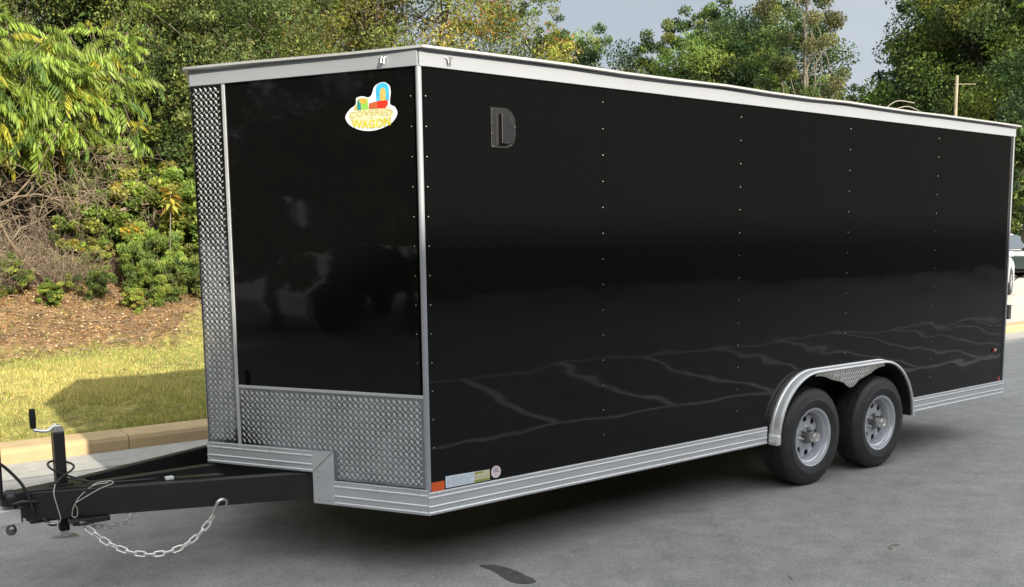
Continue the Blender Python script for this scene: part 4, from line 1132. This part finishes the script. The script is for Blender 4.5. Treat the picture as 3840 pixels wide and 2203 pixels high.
frond_tree((2.9, 13.9, Z(2.9, 13.9)), 70, (2.75, 12.9, 4.2), (.6, .5, 1.15), 'small drooping leaved tree right of the large one at the upper left', 8, .6, 1.0)
frond_tree((3.3, 15.4, Z(3.3, 15.4)), 60, (3.4, 14.2, 5.3), (.9, .5, 1.0), 'sparser drooping leaved tree near the sky gap at the upper left', 5, .5, .8)

# sapling with a tuft of yellow leaves
sp = empty('sapling', (2.95, 11.35, Z(2.95, 11.35))); tag(sp, 'thin sapling topped by a tuft of yellow and orange leaves', 'sapling')
b = MB(); b.tube([(0, 0, -.1), (-.04, 0, .6), (.0, 0, 1.2), (.03, 0, 1.75)], [.012, .01, .008, .004], 6); b.build('stem', M['bark_pale'], sp)
for i in range(26):
    a = i*2.399; l = .2+.06*random.random(); V = []; d = Vector((math.cos(a), math.sin(a), .3-.04*i)).normalized(); s = d.cross(Vector((0, 0, 1))).normalized()*.035
    p = Vector((.02, 0, 1.70-.010*i)); V = [p, p+d*l*.45+s, p+d*l+Vector((0, 0, -.05)), p+d*l*.45-s]
    me = np_mesh('leaf', np.array([tuple(v) for v in V]), np.array([[0, 1, 2, 3]]), M['leaf'], np.tile([(.45, .34, .05), (.40, .20, .04), (.36, .38, .08)][i % 3], (4, 1))); link('leaf', me, sp)

# dead branches, tangled
def wander(p, d, l, n_, bend, r):
    p = Vector(p); d = Vector(d).normalized(); out = [p.copy()]
    for i in range(n_):
        d = (d+Vector((r.gauss(0, bend), r.gauss(0, bend)*.6, r.gauss(0, bend)))).normalized(); p = p+d*l/n_; out.append(p.copy())
    return out
db = empty('dead_brush', (1.0, 12.6, Z(1, 12.6))); tag(db, 'tangle of bare grey brown dead branches under the drooping leaves', 'dead brush')
rr = random.Random(31); L0 = Vector((1.0, 12.6, Z(1, 12.6)))
tips = []
for i in range(46):
    x = rr.uniform(-.9, 2.5); y = rr.uniform(11.7, 13.4); z = Z(x, y)+rr.uniform(0, 1.1)
    a = rr.uniform(-.9, 1.0); P = wander(Vector((x, y, z))-L0, (math.sin(a)*1.0, rr.uniform(-.4, .25), abs(math.cos(a))*rr.uniform(.2, 1.)), rr.uniform(.8, 2.0), 7, .22, rr)
    r0 = rr.choice([.010, .014, .018, .032]); b = MB(); b.tube(P, [r0*(1-.11*j) for j in range(len(P))], 6); b.build('branch', M['dead_wood'], db, smooth='all'); tips += P[2:]
b = MB()
for i in range(1500):
    p = rr.choice(tips)+Vector((rr.gauss(0, .12), rr.gauss(0, .12), rr.gauss(0, .1))); P = wander(p, (rr.gauss(0, 1), rr.gauss(0, .6), rr.gauss(.2, .8)), rr.uniform(.2, .75), 4, .35, rr); b.tube(P, [.006, .005, .004, .003, .002], 3, caps=False)
o = b.build('twigs', M['dead_wood'], db, recalc=False); o['kind'] = 'stuff'
b = MB()
for i in range(260):
    x = rr.uniform(-.8, 3.4); y = litter_edge(x)+rr.uniform(.0, 2.6); z = Z(x, y)+.015
    a = rr.uniform(0, 6.28); l = rr.uniform(.1, .5); P = [(x, y, z), (x+l*.5*math.cos(a), y+l*.5*math.sin(a), Z(x+l*.5*math.cos(a), y+l*.5*math.sin(a))+rr.uniform(.01, .07)), (x+l*math.cos(a+.3), y+l*math.sin(a+.3), Z(x+l*math.cos(a+.3), y+l*math.sin(a+.3))+.01)]
    b.tube(P, [.006, .005, .003], 3, caps=False)
o = b.build('fallen_twigs', M['dead_wood'], None, recalc=False); tag(o, 'short dead twigs strewn over the leaf litter', 'twigs', kind='stuff')
def drybush(loc, w_, h, n_, label, seed):
    rq = random.Random(seed); e = empty('dry_bush', loc); tag(e, label, 'dry bush', 'dry twiggy bushes at the edge of the litter'); b = MB()
    for i in range(n_):
        a = rq.uniform(0, 6.28); s = rq.random(); P = wander((s*w_*.5*math.cos(a), s*w_*.5*math.sin(a), 0), (math.cos(a)*.7, math.sin(a)*.7, 1), h*rq.uniform(.5, 1.1), 5, .22, rq)
        b.tube(P, [.005, .0045, .004, .003, .002, .0015], 3, caps=False)
        for k_ in range(2):
            P2 = wander(P[rq.randint(1, 4)], (rq.gauss(0, 1), rq.gauss(0, 1), .4), h*.35, 3, .3, rq); b.tube(P2, [.003, .0025, .002, .0015], 3, caps=False)
    o_ = b.build('stems', M['dead_wood'], e, recalc=False); o_['kind'] = 'stuff'
for (x, y, w_, h, n_, lab, sd) in [(.55, 11.9, .9, .85, 200, 'dry twiggy bush at the left edge above the litter', 1), (1.35, 12.0, .9, .8, 200, 'dry grey bush with fanned stems in front of the dead branches', 2),
                                 (2.1, 12.2, .7, .6, 150, 'smaller dry bush beside the bright feathery plant', 3), (.1, 11.5, .8, .9, 200, 'dry bush cut by the left picture edge', 4), (1.9, 12.8, .9, .9, 220, 'dry bush half hidden behind the feathery plant', 5)]:
    drybush((x, y, Z(x, y)), w_, h, n_, lab, sd)
b = MB(); P = [(3.15, 10.75, Z(3.15, 10.75)+.45), (3.35, 10.7, Z(3.3, 10.7)+.40), (3.6, 10.6, Z(3.6, 10.6)+.25), (3.85, 10.5, Z(3.8, 10.5)+.1)]
b.tube(P, [.008, .011, .014, .018], 6); o = b.build('fallen_branch', M['bark_pale'], None, smooth='all'); tag(o, 'pale fallen branch sloping down to the trailer nose strip', 'branch')

# far trees beyond the lot, seen over the trailer roof
fg = 'far trees seen over the trailer roof'
for (k_, x, y, s, rz, lab) in [
    ('olive_d', 28.5, 31.0, .66, .2, 'low olive tree nearest the golden ones above the trailer roof'),
    ('olive_d', 35.5, 35.0, .70, 1.2, 'pale olive rounded tree low above the roof'),
    ('dark_a', 42.0, 43.5, .93, 2.2, 'rounded green tree with a domed top left of centre'),
    ('dark_b', 47.2, 43.0, .80, 3.0, 'dark tree right of the domed one'),
    ('green_c', 44.5, 36.8, .92, 4.0, 'broad green tree rising towards the tall sparse one'),
    ('dark_b', 47.6, 36.6, 1.04, 5.0, 'tall dark green tree just left of the sparse one'),
    ('dark_a', 49.0, 34.6, 1.03, .7, 'dense dark tree crowding behind the tall sparse one'),
    ('olive_d', 50.8, 32.6, .70, 1.9, 'olive tree below the tall sparse one'),
    ('olive_d', 57.0, 36.6, .72, 2.6, 'low olive tree in the dip of the skyline'),
    ('green_c', 59.4, 34.4, .76, 3.6, 'green tree at the right of the skyline dip'),
    ('dark_b', 57.9, 27.8, .86, 4.5, 'dark tree at the left flank of the big right hand clump'),
    ('green_c', 55.9, 25.8, 1.12, 5.4, 'largest bright green tree at the upper right'),
    ('dark_a', 61.0, 26.4, 1.26, .9, 'tall dark tree behind the largest one at the upper right'),
    ('dark_b', 54.5, 22.2, 1.12, 1.5, 'dark tree at the right picture edge'),
    ('dark_b', 62.5, 27.6, 1.35, 2.1, 'dark tree behind the one at the right picture edge'),
    ('dark_a', 66.5, 27.5, 1.2, 2.9, 'deep green tree behind the parked cars at the right edge'),
    ('dark_a', 40.0, 38.5, .66, 3.1, 'small mid green tree filling in below the domed one'),
    ('dark_b', 61.5, 40.5, .7, 2.9, 'dark tree far behind the skyline dip'),
    ('dark_a', 84, 35.0, 1.1, 2.2, 'dark tree above the parked cars at the right edge'),
    ('green_c', 79, 31.5, .9, 1.2, 'bright green tree above the parked cars at the right edge'),
    ('olive_d', 33.0, 30.5, .62, 4.2, 'olive tree in the low part of the skyline left of centre'),
    ('green_c', 38.6, 36.5, .62, 5.2, 'mid green tree between the domed one and the golden ones')]:
    tree(k_, (x, y, -.3), s*1.2, rz, 'far_tree', lab, 'tree', fg)
tree('sparse', (40.6, 27.3, 0), .88, .6, 'sparse_tree', 'tall thin tree with an open airy crown against the sky', 'tree')
for (x, y, s, rz, lab) in [(44.6, 22.4, 2.2, .2, 'yellow green shrub beside the wooden pole'), (42.2, 24.2, 2.0, 1.3, 'olive shrub left of the wooden pole'), (47.0, 27.4, 2.4, 2.2, 'yellow green shrub under the skyline dip'), (44.0, 28.5, 2.4, .8, 'green shrub row under the skyline dip'),
                          (38.0, 29.0, 2.2, 3.3, 'pale green shrub under the sparse tree'), (41.0, 19.0, 2.2, 4.3, 'green shrub right of the wooden pole')]:
    tree('shrub_a' if rz != 1.3 else 'shrub_b', (x, y, 0), (s, s, s*1.35), rz, 'far_shrub', lab, 'shrub', 'shrubs along the far side of the lot')
# unseen trees added off to the left to darken the nose panel's reflection
for i in range(7):
    x = -19-1.5*(i % 2); y = -13+5.2*i
    tree(('dark_a', 'dark_b')[i % 2], (x, y, 0), .95+.05*(i % 3), i*1.3, 'reflection_tree', ['first','second','third','fourth','fifth','sixth','seventh'][i]+' unseen tree from the near end, added as a dark reflection for the trailer nose', 'tree', 'unseen trees added for the nose reflection')
for i in range(12):  # unseen bushes added to close the low part of that dark reflection
    tree(('shrub_c', 'shrub_b')[i % 3 == 2], (-16.5-.6*(i % 2), -13+2.9*i, 0), (3.6, 3.6, 3.2), i*1.7, 'reflection_bush', ['first','second','third','fourth','fifth','sixth','seventh','eighth','ninth','tenth','eleventh','twelfth'][i]+' unseen bush from the near end, added as a dark reflection for the trailer nose', 'bush', 'unseen bushes added for the nose reflection')
# pale bare branches by the skyline dip
b = MB(); rq = random.Random(5); S0 = Vector((47.3, 28.0, 7.4))
bb = empty('bare_tree', (47.3, 28.0, -.5)); tag(bb, 'small tree with bare pale arching branches under the skyline dip', 'tree')
b.tube([(0, 0, 0), (.1, 0, 4), (.3, -.2, 7.6)], [.16, .12, .07], 7)
R1 = Vector((.77, -.64, 0))
for i in range(7): b.tube(spline([(.3, -.2, 7.6), Vector((.3, -.2, 7.6))+R1*(.6+.25*i)+Vector((0, 0, 1.3-.1*i)), Vector((.3, -.2, 7.6))+R1*(1.4+.5*i)+Vector((0, 0, 2.0-.28*i)), Vector((.3, -.2, 7.6))+R1*(2.4+.45*i)+Vector((0, 0, 1.9-.5*i))], 4), .028, 5)
b.build('trunk', M['twig_pale'], bb, smooth='all')

# wooden pole
up = empty('utility_pole', (36.1, 16.7, 0)); tag(up, 'pale wooden pole with a short cross arm in front of the dark trees', 'pole')
b = MB(); b.lathe([(.075, 0), (.065, 4), (.06, 8.0), (.0001, 8.02)], 12, 'z'); b.build('post', M['pole_wood'], up, smooth=True)
b = MB(); b.box(-.1, -.012, 7.66, .75, .012, 7.685, T=Matrix.Rotation(-.69, 4, 'Z')); b.build('cross_arm', M['pole_wood'], up)

# ------------------------------------------------------------------ parked cars at the far right
def car(loc, rz, name, label, body_m, L_=4.6, W_=1.86, H_=1.66, kind='suv'):
    e = empty(name, loc, rz); tag(e, label, 'car', 'cars parked in the lot')
    wr = .36; xf, xr = L_/2-.92, -L_/2+.95
    def arch(cx): return [(cx+(wr+.07)*math.cos(R(a)), .36+(wr+.07)*math.sin(R(a))) for a in range(180, -1, -20)]
    bot = [(-L_/2+.05, .32)] + [(a, max(.25, z)) for a, z in arch(xr)] + [(a, max(.25, z)) for a, z in arch(xf)] + [(L_/2-.06, .30)]
    top = [(L_/2, .52), (L_/2-.02, .78), (L_/2-.18, .93), (L_/2-.55, 1.02), (L_/2-1.25, 1.10), (-L_/2+.2, 1.12), (-L_/2+.02, .95), (-L_/2, .6)]
    prof = bot+top; n_ = len(prof); b = MB()
    for_y = [(-W_/2, .0), (-W_/2+.05, .0), (W_/2-.05, .0), (W_/2, .0)]
    V = []
    for k_, (yy, _) in enumerate(for_y):
        edge = k_ in (0, 3)
        for (a, z) in prof:
            if edge and z > .85: z2 = z-.07; a2 = a*.985
            else: z2, a2 = z, a*(.985 if edge else 1)
            V.append((a2, yy, z2))
    Fc = [tuple(range(n_)), tuple(range(4*n_-1, 3*n_-1, -1))]
    for k_ in range(3): Fc += [(k_*n_+i, k_*n_+(i+1) % n_, (k_+1)*n_+(i+1) % n_, (k_+1)*n_+i) for i in range(n_)]
    b.add(V, Fc); b.build('body', M[body_m], e, smooth=True)
    # greenhouse
    gp = [(L_/2-1.30, 1.06), (L_/2-2.0, H_-.04), (-L_/2+.55, H_), (-L_/2+.15, 1.08)]
    b = MB(); b.add([(a, s*(W_/2-.10 if z < 1.2 else W_/2-.26), z) for s in (-1, 1) for a, z in gp], [(0, 1, 2, 3), (7, 6, 5, 4), (0, 4, 5, 1), (1, 5, 6, 2), (2, 6, 7, 3)])
    b.build('cabin', M[body_m], e, bevel=.05)
    b = MB(); b.add([(L_/2-1.36, s*(W_/2-.16), 1.12) for s in (-1, 1)]+[(L_/2-1.97, s*(W_/2-.30), H_-.08) for s in (1, -1)], [(0, 1, 2, 3)])
    b.v = [(x+.02, y, z+.02) for x, y, z in b.v]; b.build('windshield', M['car_glass'], e)
    for s in (-1, 1):
        for (xa, xb) in ((L_/2-2.45, L_/2-1.55), (-L_/2+1.35, L_/2-2.53), (-L_/2+.6, -L_/2+1.27)):
            b = MB(); y0 = s*(W_/2-.095); y1 = s*(W_/2-.235)
            b.add([(xa, y0, 1.15), (xb, y0, 1.15), (xb-.28 if xb > .5 else xb, y1, H_-.12), (xa, y1, H_-.12)], [(0, 1, 2, 3)]); b.v = [(x, y+s*.012, z) for x, y, z in b.v]; b.build('side_window', M['car_glass'], e)
        b = MB(); b.box(L_/2-1.62, s*(W_/2+.02)-.09, 1.08, L_/2-1.48, s*(W_/2+.02)+.09, 1.22); b.build('mirror', M[body_m if kind == 'suv' else 'plastic_black'], e, bevel=.03)
        b = MB(); b.box(L_/2-.22, s*(W_/2-.22)-.18, .76, L_/2+.005, s*(W_/2-.22)+.18, .89); b.build('headlight', M['clear_lens'], e, bevel=.03)
        for cx in (xf, xr):
            w_ = MB(); w_.lathe([(.22, -.02), (.33, -.03), (.36, .0), (.36, .18), (.30, .22)], 28, 'y'); wo = w_.build('wheel', M['rubber'], e, smooth=True); wo.location = (cx, s*(W_/2-.0) if s < 0 else W_/2, .36)
            if s > 0: wo.rotation_euler = (0, 0, math.pi)
            q = MB(); q.lathe([(.225, -.018), (.21, .03), (.05, .03), (.0001, .0)], 20, 'y')
            ri = q.build('rim', M['zinc_dark'], wo, smooth=True)
            q = MB()
            for i in range(5): q.box(.03, -.022, -.026, .215, .01, .026, T=Matrix.Rotation(i*1.2566, 4, 'Y'))
            q.build('spokes', M['rim_silver'], wo)
    b = MB(); b.box(-L_/2+.1, -W_/2+.2, .22, L_/2-.1, W_/2-.2, .8); b.build('underbody', M['deep_black'], e)
    b = MB(); b.box(L_/2-.03, -.55, .42, L_/2+.006, .55, .62); b.build('grille', M['plastic_black'], e, bevel=.02)
    return e
car((24.17, 9.72, .13), R(20), 'parked_car', 'white car half hidden behind the rear of the trailer', 'car_white')
car((37.6, 15.7, .13), R(-40), 'parked_car', 'dark green tall car beyond the white one at the right edge', 'car_dark', 4.9, 1.95, 1.80, 'dark')
for (x, y, sc, lab) in [(72, 31.5, 3.6, 'dark bush behind the parked cars at the right edge'), (76, 28, 4.0, 'rightmost dark bush behind the parked cars'), (68, 35, 3.4, 'dark bush half hidden by the rear of the trailer')]:
    tree('shrub_c', (x, y, 0), sc, x, 'far_shrub', lab, 'shrub', 'shrubs behind the parked cars')
# small post
ps = MB(); ps.box(-.05, -.05, 0, .05, .05, .26); ps.box(-.055, -.055, .26, .055, .055, .28)
o = ps.build('marker_post', M['plastic_black'], None, bevel=.004); o.location = (17.35, 5.35, .125); tag(o, 'short dark post on the pale concrete behind the trailer rear', 'post')
